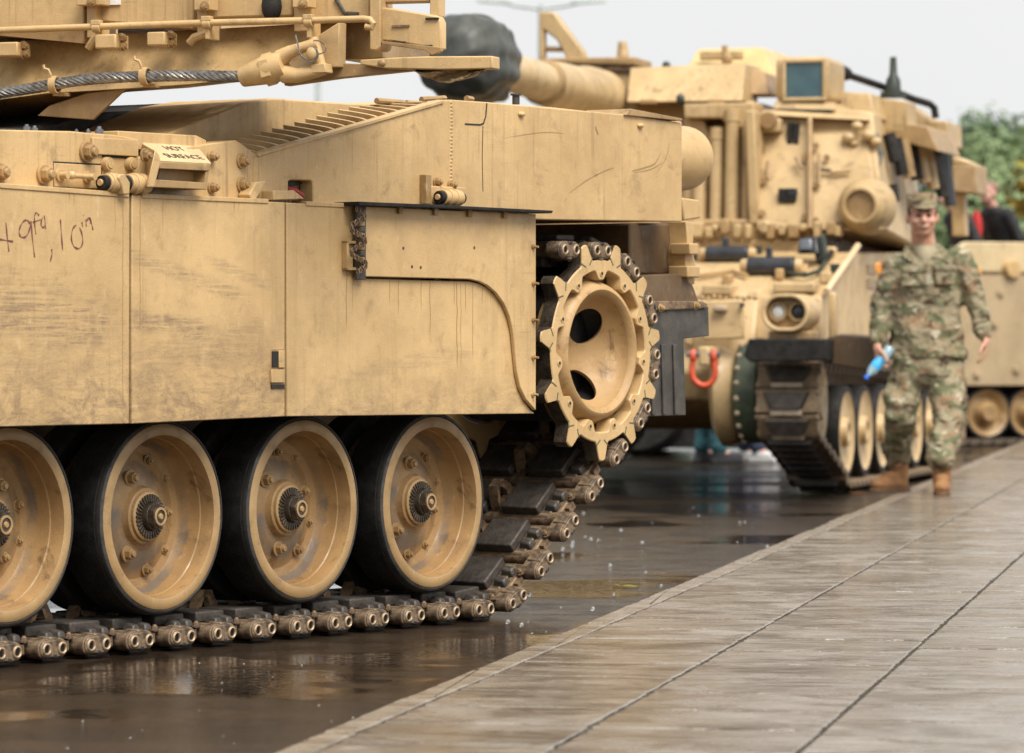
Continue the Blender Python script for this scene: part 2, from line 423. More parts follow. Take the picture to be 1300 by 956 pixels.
# fallen leaves
def leaf(name, px, py, z0, size, col, label, yaw):
    t = (HC - z0) * F / (py - YH); X = (px-650)/F*t
    b = MB(); pts = []
    prof = [(-1,0),(-.6,.34),(-.1,.48),(.45,.34),(1,0),(.45,-.34),(-.1,-.48),(-.6,-.34)]
    top = [(x*size, y*size, .004 + .25*size*(abs(y)+.3*x*x)) for x, y in prof]
    bot = [(x, y, z-.002) for x, y, z in top]
    b.loft([bot, top]); b.cyl((-size,0,.004), (-size*1.6,.1*size,.012), .002, n=6)
    mat = plain(name+'_skin', col, tuple(c*.7 for c in col), (.3,.5), 30)
    o = b.build(name, mat, loc=(X, t, z0+.001)); o.rotation_euler = (0,0,yaw); tag(o, label, 'leaf')
leaf('fallen_leaf', 1093, 627, 0, .05, (.55,.22,.04), 'orange fallen leaf on the asphalt in front of the howitzer track', .5)
leaf('fallen_leaf', 798, 746, 0, .035, (.55,.55,.06), 'small yellow green leaf floating in the puddle beside the tank track', -.3)

# ------------------------------------------------------------------ THE TANK
T = Frame(-.696, 14.33, 34.33)
tank = T.root('tank')
tag(tank, 'large sand coloured battle tank in front with side skirts, road wheels and rear drive sprocket', 'tank', 'tracked army vehicles')
YS, YSI, YH_ = -.14, -.10, -.085     # skirt outer / inner face, hull side face
def tp(lst, y): return [T.hy(a, c, y) for a, c in lst]

def scuffs(areas, drips=()):
    def fn(m, c):
        sep = m.n('ShaderNodeSeparateXYZ'); m.l(m.tc.outputs['Object'], sep.inputs[0])
        X, Z = sep.outputs[0], sep.outputs[2]
        for (cx, cz, rx, rz, tilt, amt) in areas:
            dx = m.math('SUBTRACT', X, cx); dz = m.math('SUBTRACT', Z, cz)
            dz2 = m.math('ADD', dz, m.math('MULTIPLY', dx, tilt))
            wob = m.math('MULTIPLY', m.math('SUBTRACT', m.noise(11, det=5), .5), .9)
            a = m.math('ADD', m.math('ABSOLUTE', m.math('DIVIDE', dx, rx)), wob); e = m.math('ADD', m.math('ABSOLUTE', m.math('DIVIDE', dz2, rz)), wob)
            win = m.math('MULTIPLY', m.rmp(a, .7, 1.1, 1, 0), m.rmp(e, .4, 1.1, 1, 0))
            br = m.rmp(m.noise(1.0, m.mp((4.5, 20, 75), (0, math.atan(tilt)*-1, 0), (cx*3,0,cz)), det=8, rough=.75, dist=.9), .38, .64)
            brk = m.rmp(m.noise(38, det=6, rough=.75), .32, .58, .25, 1)
            c = m.mix(m.math('MULTIPLY', m.math('MULTIPLY', m.math('MULTIPLY', win, br), brk), amt), c, (.185,.125,.08))
        if drips:
            wx = m.math('ADD', X, m.math('MULTIPLY', m.math('SUBTRACT', m.noise(1.0, m.mp((3,3,14)), det=2), .5), .016))
            for (x0, z1, z0, wd, amt) in drips:
                a = m.math('ABSOLUTE', m.math('SUBTRACT', wx, x0))
                k = m.math('MULTIPLY', m.rmp(a, wd*.3, wd, 1, 0), m.math('MULTIPLY', m.rmp(Z, z0, z0 + .04), m.rmp(Z, z1, z1 + .012, 1, 0)))
                c = m.mix(m.math('MULTIPLY', k, amt), c, (.25,.14,.04))
        return c
    return fn
def mud_band(z0, z1):
    def fn(m, c):
        sep = m.n('ShaderNodeSeparateXYZ'); m.l(m.tc.outputs['Object'], sep.inputs[0])
        zz = m.math('ADD', sep.outputs[2], m.math('MULTIPLY', m.math('SUBTRACT', m.noise(5, m.mp((1,1,1)), det=6, rough=.7), .5), .22))
        k = m.rmp(zz, z0, z1, 1, 0)
        br = m.rmp(m.noise(1.0, m.mp((7, 20, 24), (0, R(8), 0), (2,0,1)), det=9, rough=.78, dist=1.5), .38, .64)
        sw = m.rmp(m.noise(7, m.mp(loc=(5,5,2)), det=8, rough=.75, dist=1.6), .46, .60)
        kk = m.math('MULTIPLY', k, m.math('ADD', m.math('MULTIPLY', br, .62), m.math('MULTIPLY', sw, .38)))
        c = m.mix(kk, c, (.20,.132,.078))
        grit = m.rmp(m.noise(75, det=5, rough=.8), .56, .66)
        return m.mix(m.math('MULTIPLY', m.math('MULTIPLY', grit, k), .55), c, (.11,.072,.045))
    return fn
def both(*fs):
    def fn(m, c):
        for f in fs: c = f(m, c)
        return c
    return fn
MUD = mud_band(.68, 1.16)
def area(px, py, rpx, rpy, tilt, amt):
    x, z = T.hy(px, py, YS); x2, _ = T.hy(px + rpx, py, YS); return (x, z, x2 - x, rpy/390, tilt, amt)
def drip(px, y0, y1, wd=.0035, amt=.75):
    x, z1 = T.hy(px, y0, YS); _, z0 = T.hy(px, y1, YS); return (x, z1, z0, wd, amt)
MA = tan_paint('tan_paint_skirt_scuffed', streak=.3, dirt_amt=.5, scrape=.12, extra=both(MUD, scuffs([area(55, 402, 100, 42, .10, .85), area(20, 350, 90, 16, .1, .35), area(60, 470, 70, 26, .05, .3)],
      [drip(88, 244, 262), drip(94, 244, 266), drip(146, 250, 300, .003, .5), drip(156, 250, 520, .004, .55)])))
MBm = tan_paint('tan_paint_skirt_brushed', streak=.3, dirt_amt=.5, scrape=.12, extra=both(MUD, scuffs([area(235, 350, 85, 13, .22, .6), area(215, 412, 50, 16, .08, .8), area(255, 445, 80, 32, -.1, .45), area(300, 345, 40, 10, .25, .5)],
      [drip(178, 250, 425, .004, .6), drip(207, 252, 300, .003, .5), drip(297, 256, 278), drip(303, 256, 270), drip(275, 256, 268, .006, .5)])))
MC = tan_paint('tan_paint_skirt_drips', streak=.3, dirt_amt=.45, scrape=.08, extra=both(mud_band(.64, .94), scuffs([area(520, 460, 90, 14, -.12, .35)],
      [drip(495,358,392), drip(506,358,405), drip(535,358,398), drip(546,358,432,.0035,.85), drip(577,360,392), drip(580,361,470,.004,.9), drip(585,362,472,.003,.7), drip(591,362,400), drip(600,364,460,.003,.8), drip(612,368,392), drip(440,330,420,.004,.7), drip(448, 345, 400, .003, .5), drip(623,372,390,.003,.5)])))

# side skirts
b = MB(); b.prism(tp([(-260,222),(164.6,247),(164.0,538),(-260,548)], YS), YS, YSI)
skA = b.build('side_skirt', MA, tank, .003); tag(skA, 'scuffed skirt panel with a handwritten measurement')
b = MB(); b.prism(tp([(167.6,247.3),(361.7,257),(361.7,528.8),(167.0,538)], YS), YS, YSI)
skB = b.build('side_skirt', MBm, tank, .003); tag(skB, 'brushed plain middle skirt panel')
curve = [(458,353.5),(597,357.5),(608,360),(618,365),(628,374),(637,386),(644,402),(648.5,420),(651,445),(654,472),(658,493),(666,510),(674,521),(679,525)]
b = MB(); b.prism(tp([(364.2,257.2),(454.5,262),(455,352)] + curve + [(364.2,528.7)], YS), YS, YSI)
skC = b.build('side_skirt', MC, tank, .003); tag(skC, 'rear skirt panel with curved cut out and rusty drips')
YD = YS - .018
curD = [(459,351),(597,354.5),(609,357.5),(619.5,362.5),(630,371.5),(640,385),(647,401),(651.5,420),(654,445),(656.5,471),(660.5,491),(668,507),(675,515),(680.5,521)]
b = MB(); b.prism(tp([(457,261.5),(680.5,272)] + curD[::-1], YD), YD, YD + .016)
flap = b.build('skirt_flap', M['tan'], tank, .003); tag(flap, 'hinged upper skirt plate with stud row')
b = MB(); b.prism(tp([(450,256),(560,260.5),(697,267.5),(695,271),(560,264.5),(450,261)], YD-.03), YD-.05, YSI)
b.build('rubber_strip', M['rubber'], tank, .002)
for px, py in [(678,313.5),(678.3,360),(678.3,406.5),(678,454),(677.5,501)]:
    x, z = T.hy(px-1.5, py, YD); b = MB(); b.cyl((x, YD, z), (x, YD-.006, z), .0105, .009, 12); b.cyl((x, YD-.006, z), (x, YD-.024, z), .005, .004, 8); b.build('stud', M['bolt'], flap)
for px in (506, 551, 594, 639):
    x, z = T.hy(px, 266+(px-506)*.046, YD); b = MB(); b.box((x-.012, YD-.012, z-.014), (x+.012, YD, z+.01)); b.build('clip', M['bolt'], flap, .002)
for px, py in [(523,338.5),(534,339.5),(512,315),(602,314.5)]:
    x, z = T.hy(px, py, YD); b = MB(); b.cyl((x, YD+.001, z), (x, YD-.0015, z), .006, .005, 8); b.build('rivet', M['track_pad'], flap)
# hinge
hg = MB(); 
for i in range(8):
    x, z = T.hy(457.5, 281 + i*7.6, YD-.012); _, z2 = T.hy(457.5, 281 + i*7.6 + 6.2, YD-.012)
    hg.cyl((x, YD-.014, z), (x, YD-.014, z2), .0155 if i % 2 else .0135, n=12, mi=i % 2)
x0, z0 = T.hy(447, 355, YD); x1, z1 = T.hy(463, 262, YD)
hg.box((x0+.018, YD-.006, z0), (x1, YD+.004, z1+.01), 1)
hinge = hg.build('hinge', [M['tan_dirty'], M['track_pad']], tank, .002)
b = MB()
for i in range(46):                          # rusty safety chain wrapped along the hinge
    q = i/45; x, z = T.hy(453 + 9*math.sin(q*16)+2*q, 265 + q*80, YD-.03)
    M4 = Matrix.Translation((x, YD-.033+.004*math.cos(q*16), z)) @ Matrix.Rotation(i*1.57, 4, 'Z') @ Matrix.Rotation(.5*math.sin(i), 4, 'Y')
    ring = [M4 @ Vector((.0055*math.cos(a), 0, .010*math.sin(a))) for a in [2*PI*k/8 for k in range(9)]]
    b.tube(ring, .0022, 5)
b.build('chain', M['pin'], hinge)
b = MB(); x0, z0 = T.hy(440, 343, YS-.02); x1, z1 = T.hy(452, 306, YS-.02)
b.box((x0, YS-.022, z0), (x0+.012, YS, z1)); b.box((x0, YS-.022, z0), (x1, YS, z0+.01)); b.box((x0, YS-.022, z1-.01), (x1, YS, z1)); b.box((x0+.012, YS-.008, z0+.01), (x1, YS, z1-.01))
b.build('latch_bracket', M['tan'], tank, .002)
# latch between the middle and the rear panel
def pbox(px0, py0, px1, py1, y0, y1, name, mat, parent, bevel=.002, fr=None):
    fr = fr or T
    x0, z0 = fr.hy(px0, py1, y0); x1, z1 = fr.hy(px1, py0, y0)
    b = MB(); b.box((x0, y0, z0), (x1, y1, z1)); return b.build(name, mat, parent, bevel)
lat = pbox(344.5, 443, 362.5, 494, YS-.0025, YSI, 'latch_recess', M['tan_dirty'], tank)
pbox(346, 446, 354, 466, YS-.006, YS, 'slot', M['dark'], lat, 0)
pbox(354.5, 445, 361.5, 467, YS-.009, YS, 'latch_tongue', M['tan'], lat)
pbox(345, 469, 361.5, 486, YS-.009, YS, 'latch_tongue', M['tan'], lat)
pbox(345, 488, 361.5, 493, YS-.005, YS, 'slot', M['dark'], lat, 0)
# skirt top lip
for (p, q) in [((-260,220),(0,233)), ((0,233),(163,245)), ((180,246),(340,253)), ((388,256),(455,259))]:
    (xa, za), (xb, zb) = T.hy(*p, YS), T.hy(*q, YS)
    b = MB(); b.loft([[(xa,YS-.004,za-.014),(xa,YSI+.02,za-.014),(xa,YSI+.02,za+.004),(xa,YS-.004,za+.001)], [(xb,YS-.004,zb-.014),(xb,YSI+.02,zb-.014),(xb,YSI+.02,zb+.004),(xb,YS-.004,zb+.001)]])
    b.build('skirt_lip', M['tan'], tank, .002)
# handwriting
hw = [[(30,205),(37,280),(45,352)],[(-6,290),(30,296),(66,302)],
 [(150,215),(140,197),(122,198),(104,222),(96,252),(103,276),(122,281),(140,264),(152,225),(156,200)],[(156,200),(163,290),(174,380)],
 [(196,172),(184,158),(174,172),(174,215),(180,265)],[(165,206),(204,192)],[(212,180),(206,214),(216,232),(226,222)],[(222,172),(229,238)],
 [(259,340),(260,368),(252,402)],[(303,192),(308,270),(314,345)],[(382,218),(364,240),(358,290),(372,328),(398,336),(414,308),(410,262),(398,232)],
 [(410,205),(414,228)],[(417,170),(418,174)],[(430,190),(432,226)],[(433,200),(446,182),(452,190),(452,212)],[(452,190),(459,214),(466,244)],[(446,186),(456,192)]]
for st in hw:
    b = MB()
    pts = [T.py_(x/3.94, 230 + y/3.94, YS-.0012) for x, y in st]
    fine = []
    for i in range(len(pts)-1):
        p0 = pts[max(i-1,0)]; p1 = pts[i]; p2 = pts[i+1]; p3 = pts[min(i+2, len(pts)-1)]
        for k in range(5):
            t = k/5; fine.append(.5*((2*p1)+(p2-p0)*t+(2*p0-5*p1+4*p2-p3)*t*t+(3*p1-p0-3*p2+p3)*t**3))
    fine.append(pts[-1])
    lo, hi = [], []
    for i, p in enumerate(fine):
        d = fine[min(i+1,len(fine)-1)] - fine[max(i-1,0)]; nn = Vector((-d.z,0,d.x)).normalized()*.0027*(.8+.4*math.sin(i*.9+st[0][0])); lo.append(p-nn); hi.append(p+nn)
    n = len(fine); b.add(lo+hi, [(i,i+1,n+i+1,n+i) for i in range(n-1)]); b.build('pen_stroke', M['ink'], skA, smooth=False)

# hull side (sponson) front part
b = MB(); b.prism(tp([(-260,158),(0,164.5),(60,166),(90,166.5),(115,169),(145,171),(176,176.5),(176,255),(-260,245)], YH_), YH_, .02)
hullf = b.build('hull_side', M['tan_hull'], tank, .004)
b = MB(); b.prism(tp([(176,200),(262,183),(300,178),(325,196),(330,200),(330,262),(176,262)], YH_+.004), YH_+.004, .02)
b.prism(tp([(150,166),(250,172),(262,178),(262,195),(176,190),(150,178)], YH_+.03), YH_+.03, .06)
b.build('hull_side', M['tan_hull'], tank, .003)
REAR = [(322,200),(560,127.5),(572,126.5),(617,129.5),(700,137),(795,145.5),(866,156),(866,281.5),(690,279),(575,275),(397,271.5),(397,231),(394,229),(369,228.5),(366,230.5),(366,271),(322,270)]
b = MB(); b.prism(tp(REAR, YH_), YH_, -.03)
hullr = b.build('rear_hull_side', M['tan_hull'], tank, .004)
hm = T.hy(866, 281, YH_)
b = MB()                                      # sponson floor and inner body
x0 = T.hy(-260, 300, 0)[0]; xr = hm[0]; zb = T.hy(866, 281, YH_)[1]
b.box((x0, -.028, zb), (xr-.015, .60, zb+.02)); b.box((x0, .60, .42), (xr-.25, 2.85, zb+.012)); b.box((x0, .02, zb+.021), (xr-.016, 3.3, zb+.13))
b.build('hull', M['mud_shade'], tank)
# deck: ramp and engine deck
RP = [(213,170),(240,158.5),(307,131),(345,124.5),(443,131),(470,131),(560,126),(700,136),(866,154),(866,190),(213,190)]
b = MB(); b.prism(tp(RP, .16), .16, .60)
deck = b.build('engine_deck', M['tan_hull'], tank, .006)
b = MB(); b.prism(tp([(-260,166),(40,162),(100,148),(132,143),(210,138),(272,130.5),(306,130.5),(345,126),(443,133),(560,130),(700,140),(850,155),(850,200),(-260,190)], .605), .605, 3.1)
b.build('deck_shade_block', M['dark'], tank, .01)  # black block: the shade under the turret is put into its colour
b = MB(); x0 = T.hy(-260,170,0)[0]; z = T.hy(0, 168, .1)[1]
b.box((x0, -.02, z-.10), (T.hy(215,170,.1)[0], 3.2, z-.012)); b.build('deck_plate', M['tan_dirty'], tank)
for (px, py, s_) in [(34,164,.02),(44,164.5,.018),(126,169,.024),(140,170.5,.015),(97,165,.012),(112,164,.011)]:
    p = T.py_(px, py, -.0); b = MB(); b.hexbolt(p - Vector((0,0,.015)), s_*.55, s_*1.5, (0,0,1)); b.build('deck_bolt', M['grey'], tank)
# louvred air outlet along the sloping edge
lou = wrap('louvre_grille', tank)
(xa, za), (xb, zb_) = T.hy(327,195,YH_), T.hy(562,127.5,YH_)
b = MB(); b.loft([[(xa,YH_-.006,za-.010),(xa,-.06,za-.01),(xa,-.06,za+.004),(xa,YH_-.006,za+.002)], [(xb,YH_-.006,zb_-.010),(xb,-.06,zb_-.01),(xb,-.06,zb_+.004),(xb,YH_-.006,zb_+.002)]])
b.build('edge_strip', M['tan'], lou, .002)
NL = 17
for i in range(NL):
    q = (i+.4)/NL; tz = 1.0 if q < .72 else max(.12, 1 - (q-.72)/.28)
    x = xa + (xb-xa)*q; z = za + (zb_-za)*q
    rr = []
    for k in range(10):
        t = k/9; yy = -.055 + .135*t; hh = (.002 + .027*t**.8)*tz; off = -.035*t**1.6
        rr.append([(x+off+.020, yy, z-.075), (x+off+.034, yy, z-.075), (x+off+.006, yy, z+hh+.002), (x+off-.008, yy, z+hh)])
    b = MB(); b.loft(rr); b.build('louvre', M['tan'], lou)
b = MB(); b.loft([[(xa-.05,-.04,za-.16),(xa-.05,.155,za-.16),(xa-.05,.155,za-.09),(xa-.05,-.04,za-.09)], [(xb,-.04,zb_-.16),(xb,.155,zb_-.16),(xb,.155,zb_-.08),(xb,-.04,zb_-.08)]])
b.build('grille_bed', M['track_pad'], lou)
for (px0,py0,px1,py1) in [(478,128,512,130),(516,131,535,131.5),(535,126.5,565,124.5),(592,125,600,126)]:
    p, q = T.py_(px0,py0,.05), T.py_(px1,py1,.05); b = MB(); b.cyl(p, q, .011, .009, 8); b.build('hinge_pin', M['tan_dirty'], tank)
# rear hull plate details
pl = MB()
def strip(b, pts, wd, y, mi=0, dep=.003):
    P_ = [T.py_(px, py, y) for px, py in pts]
    for i in range(len(P_)-1):
        d = (P_[i+1]-P_[i]); nn = Vector((-d.z,0,d.x)).normalized()*wd*.5
        a, c = P_[i], P_[i+1]; o_ = Vector((0,-dep,0))
        b.loft([[a-nn, a+nn, a+nn+o_, a-nn+o_], [c-nn, c+nn, c+nn+o_, c-nn+o_]], mi)
b = MB()
for i in range(22):
    px, py = 573 + random.uniform(-.6,.6), 130 + i*4.7
    p = T.py_(px, py, YH_); b.ell(p, (.008, .004, .006), 6, 5)
b.build('weld_bead', M['tan_hull'], hullr)
b = MB(); strip(b, [(618,131),(616.5,148),(613.5,157),(609,158.5),(590,157.5)], .006, YH_, 0, .0012); strip(b, [(613,160),(612,200),(613,243)], .003, YH_, 0, .0012); b.build('door_seam', M['dark'], hullr)
def curve_strip(pts, wd):
    P_ = []
    for i in range(len(pts)-1):
        p0, p1, p2, p3 = [Vector(pts[max(0,min(len(pts)-1,k))]) for k in (i-1,i,i+1,i+2)]
        for k in range(6):
            t = k/6; P_.append(tuple(.5*((2*p1)+(p2-p0)*t+(2*p0-5*p1+4*p2-p3)*t*t+(3*p1-p0-3*p2+p3)*t**3)))
    b = MB(); n = len(P_); lo, hi = [], []
    for i in range(n):
        a, c = T.py_(*P_[max(i-1,0)], YH_-.0012), T.py_(*P_[min(i+1,n-1)], YH_-.0012); d = c-a; nn = Vector((-d.z,0,d.x)).normalized()*wd*(.2+.8*math.sin(PI*(i+.3)/n))*random.uniform(.6,1.2); p = T.py_(*P_[i], YH_-.0012); lo.append(p-nn); hi.append(p+nn)
    b.add(lo+hi, [(i,i+1,n+i+1,n+i) for i in range(n-1)]); b.build('scratch', M['tan_dirty'], hullr, smooth=False)
curve_strip([(722,246),(745,229),(768,217),(782,212)], .0016); curve_strip([(802,217),(818,213),(832,207),(840,192)], .003); curve_strip([(806,219),(826,215),(842,206)], .0018); curve_strip([(756,160),(758,167),(760,171)], .004); curve_strip([(640,175),(690,168),(720,170)], .001); curve_strip([(850,178),(846,200),(830,225)], .0012)
# rear top lip
b = MB(); b.prism(tp([(794,146),(800,138),(866,150.5),(866,153.5)], YH_-.01), YH_-.012, .1); b.build('top_lip', M['tan_dirty'], tank, .002)
for px, py in [(661,145),(812,159.5)]:
    x, z = T.hy(px, py, YH_); b = MB(); b.ell((x, YH_-.004, z), (.018,.012,.010), 10, 7); b.build('lug', M['tan'], hullr)
p = T.py_(655, 129, -.03); b = MB(); b.cyl(p-Vector((0,0,.01)), p+Vector((0,0,.022)), .014, n=10); b.cyl(p+Vector((0,0,.022)), p+Vector((0,0,.028)), .02, n=10); b.build('filler_cap', M['rubber_grey'], tank)

def bolt(px, py, y, r=.020, h=.03, parent=tank, mat='bolt', name='hex_bolt'):
    x, z = T.hy(px, py, y); b = MB(); b.hexbolt((x, y, z), r, h); return b.build(name, M[mat], parent, .0015)
bolt(108.5,193,YH_,.024,.045,hullf); bolt(54,221.5,YH_,.023,.045,hullf); bolt(-1.5,219,YH_,.022,.04,hullf)
for px, py in [(306,204.5),(306,234.5),(267,199),(267.5,238.5)]: bolt(px, py, YH_+.004, .019 if px>300 else .014, .035)
# stowage panel with tie bar
pbox(68, 208, 129.7, 237, YH_-.0015, YH_, 'panel_gap', M['dark'], hullf, 0)
pan = pbox(69.5, 210, 128.7, 237, YH_-.006, YH_, 'stowage_panel', M['tan'], hullf, .002)
b = MB(); p, q = T.py_(84,222.5,YH_-.035), T.py_(118.5,224.5,YH_-.035)
b.cyl(p, q, .008, n=10)
for c in (p, q): b.cyl(c+Vector((0,.03,0)), c-Vector((0,.008,0)), .011, n=10); b.cyl(c+Vector((0,.03,0)), c+Vector((0,.02,0)), .019, n=12)
b.ell(T.py_(91,222.5,YH_-.035), (.014,)*3, 10, 7)
b.build('tie_bar', M['tan'], tank)
pbox(130.5, 195.5, 163, 199.5, YH_-.003, YH_, 'slot', M['dark'], hullf, 0)
pbox(118, 178, 176, 195.5, YH_-.012, YH_, 'cover_plate', M['tan_hull'], hullf, .002)
for px, py in [(133,208),(163,208)]:
    x, z = T.hy(px, py, YH_); b = MB(); b.cyl((x, YH_, z), (x, YH_-.022, z), .022, .020, 14); b.cyl((x, YH_-.022, z), (x, YH_-.026, z), .014, n=10); b.build('knob', M['tan'], hullf)
# cylinder hinge
def roll(px0, px1, py, r, mats, yy, name='hinge_roller'):
    a, c = T.py_(px0, py, yy), T.py_(px1, py+(px1-px0)*.05, yy)
    b = MB(); d = (c-a).normalized()
    b.cyl(a, c, r, n=20); b.cyl(a-d*.022, a, r*.82, n=20, mi=1); b.cyl(c, c+d*.018, r*.75, n=20, mi=1)
    b.cyl(a-d*.03, a-d*.022, r*.4, n=10, mi=0)
    for t in (.25, .62): e = a.lerp(c, t); b.cyl(e, e+d*.02, r*1.14, n=20, mi=0)
    return b.build(name, mats, tank, .002)
roll(134,146,232,.028,[M['tan'],M['rubber']], YH_-.05)
roll(161,186,233,.030,[M['tan'],M['rubber']], YH_-.05)
b = MB(); b.prism(tp([(148,221),(154,221),(161,232),(160,247),(152,247),(150,236),(145,226)], YH_-.07), YH_-.085, YH_); b.build('hinge_arm', M['tan'], tank, .004)
pbox(155, 243, 172, 248, YH_-.05, YH_, 'hinge_stop', M['dark'], tank, .001)
roll(561,583,250.5,.027,[M['tan'],M['rubber']], YH_-.05)
pbox(541.5, 222, 548, 259, YH_-.03, YH_, 'roller_bracket', M['tan_dirty'], tank, .002)
pbox(548, 238, 592, 262, YH_-.02, YH_, 'roller_bracket', M['tan'], tank, .004)
bolt(553,231.5,YH_,.013,.03); bolt(571.5,235,YH_,.013,.03)
# hot exhaust flap
hs = wrap('heat_shield', tank)
yb, yf = YH_+.06, YH_-.10
Q = [T.py_(176,176,yb), T.py_(246,180.5,yb), T.py_(268.5,207,yf), T.py_(203,203.5,yf)]
nrm = (Q[1]-Q[0]).cross(Q[3]-Q[0]).normalized()
if nrm.z < 0: nrm = -nrm
b = MB(); b.loft([Q, [q - nrm*.008 for q in Q]]); b.build('top_plate', tan_paint('tan_lit_top', (.66,.50,.29), (.56,.41,.22), dirt_amt=.4), hs, .002)  # lighter tan puts the light on the upturned plate into its colour
b = MB(); b.prism(tp([(203.5,205.5),(268,208.5),(265,217),(203,214)], yf), yf, yf+.02)
b.prism(tp([(200,228),(262,232),(260,240.5),(195,237.5)], yf), yf, yf+.06)
b.prism(tp([(203,214),(263,218),(261,233),(200,229)], yf+.05), yf+.05, YH_)
b.prism(tp([(262,212),(268,208),(262,241),(259,240)], yf+.004), yf+.004, YH_)
b.build('louvre_body', M['tan_dirty'], hs, .002)
b = MB(); b.loft([[T.py_(*q, yb) for q in [(177,180),(184,187),(190,196),(186,240),(180,240)]], [T.py_(*q, yf) for q in [(197,190),(203,198),(204,206),(196,238),(186,238)]]])
b.build('side_cheek', M['tan'], hs, .004)
x, z = T.hy(183,197,yf+.03); b = MB(); b.hexbolt((x, yf+.03, z), .016, .03); b.build('hex_bolt', M['bolt'], hs)
def text_mesh(s, size):
    cu = bpy.data.curves.new('txt', 'FONT'); cu.body = s; cu.size = size; cu.align_x = 'CENTER'; cu.align_y = 'CENTER'; cu.extrude = .0004
    o = bpy.data.objects.new('txt', cu); COL.objects.link(o); dg = bpy.context.evaluated_depsgraph_get()
    me = bpy.data.meshes.new_from_object(o.evaluated_get(dg)); bpy.data.objects.remove(o); bpy.data.curves.remove(cu); return me
ex = (Q[1]-Q[0]).normalized(); ey = nrm.cross(ex).normalized()
def put_text(name, s, size, c, ex, ey, nz, mat, parent):
    me = text_mesh(s, size); me.materials.clear(); me.materials.append(mat)
    Mx = Matrix((( *[ex[0], ey[0], nz[0], c[0]],), ( *[ex[1], ey[1], nz[1], c[1]],), ( *[ex[2], ey[2], nz[2], c[2]],), (0,0,0,1)))
    me.transform(Mx); o = bpy.data.objects.new(name, me); COL.objects.link(o); o.parent = parent; return o
cen = (Q[0]+Q[1]+Q[2]+Q[3])/4
wv = ((Q[3]+Q[2])/2 - (Q[0]+Q[1])/2)
put_text('lettering', 'HOT', .046, cen - wv*.10 + ex*.0 + nrm*.0012, ex, ey, nrm, M['stencil'], hs)
put_text('lettering', 'SURFACE', .046, cen + wv*.27 + ex*.012 + nrm*.0012, ex, ey, nrm, M['stencil'], hs)
# small tabs behind the skirt lip
b = MB(); b.prism(tp([(316,247),(325,231),(337.5,230),(324,254),(318,252)], YS+.01), YS+.008, YH_); b.build('tab', M['tan'], tank, .003)
b = MB(); b.prism(tp([(346,242),(372,241.5),(386,252.5),(346,254)], YS+.01), YS+.006, YH_); b.build('tab', M['tan'], tank, .003)
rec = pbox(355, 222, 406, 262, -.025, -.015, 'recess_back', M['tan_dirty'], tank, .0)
b = MB(); b.tube([T.py_(364,240,-.07), T.py_(376,243,YH_-.010), T.py_(384,249,YH_-.014)], .010, 8); b.build('red_tag', M['red'], rec)

# rear end
p = T.py_(866, 201, .22); b = MB()
zr = 43.5/345
prof = [(.02,0)] ; 
rr = []
for k in range(12):
    a = PI/2*k/11; rr.append((zr*math.cos(a)+.0005, .10*math.sin(a)))
b.lathe([(zr, -.5)] + rr, (T.hy(867,201,.2)[0], .20, T.hy(866,201,.2)[1]), 'x', 32)
b.build('exhaust_dome', M['tan'], tank)
b = MB(); b.prism(tp([(864,251),(885,254),(888,262),(887,277),(866,280)], -.02), -.03, .25); b.build('rear_bracket', M['tan'], tank, .006)
b = MB(); b.prism(tp([(800,283),(868,283),(876,300),(874,322),(880,345),(873,350),(800,348)], .18), .18, .9); b.build('rear_lower_hull', M['mud_shade'], tank, .01)
b = MB(); b.prism(tp([(871,281),(881,283),(880,318),(884,340),(882,361),(874,361),(870,330),(873,305)], .10), .10, .22)
rl = b.build('rear_side_plate', M['tan'], tank, .004)
for q in [((876,309),(887,323)), ((873,338),(889,352))]:
    pbox(q[0][0], q[0][1], q[1][0], q[1][1], .07, .16, 'rear_lug', M['tan'], tank, .005)
b = MB(); b.prism(tp([(800,350),(866,347),(880,362),(888,384),(800,388)], .1), .1, .6); b.build('mudguard', M['mud_shade'], tank, .006)
b = MB(); b.prism(tp([(795,382),(893,382.5),(899,386),(897,391),(890,392),(795,396)], .02), .02, .06); fb = b.build('flap_bar', M['pin'], tank, .004)
for px, py in [(838,391),(883,388)]: bolt(px, py, .02, .012, .02, fb)
b = MB(); b.prism(tp([(795,393),(890,391),(899.5,389),(900.5,426.5),(868,430),(871,527),(815,529),(795,440)], .03), .03, .055)
for px in (829, 843, 858):
    b.prism(tp([(px-3,437),(px+1.5,437),(px+3.5,526),(px-1,527)], .022), .020, .03)
b.build('rubber_mud_flap', M['rubber_grey'], tank, .003)
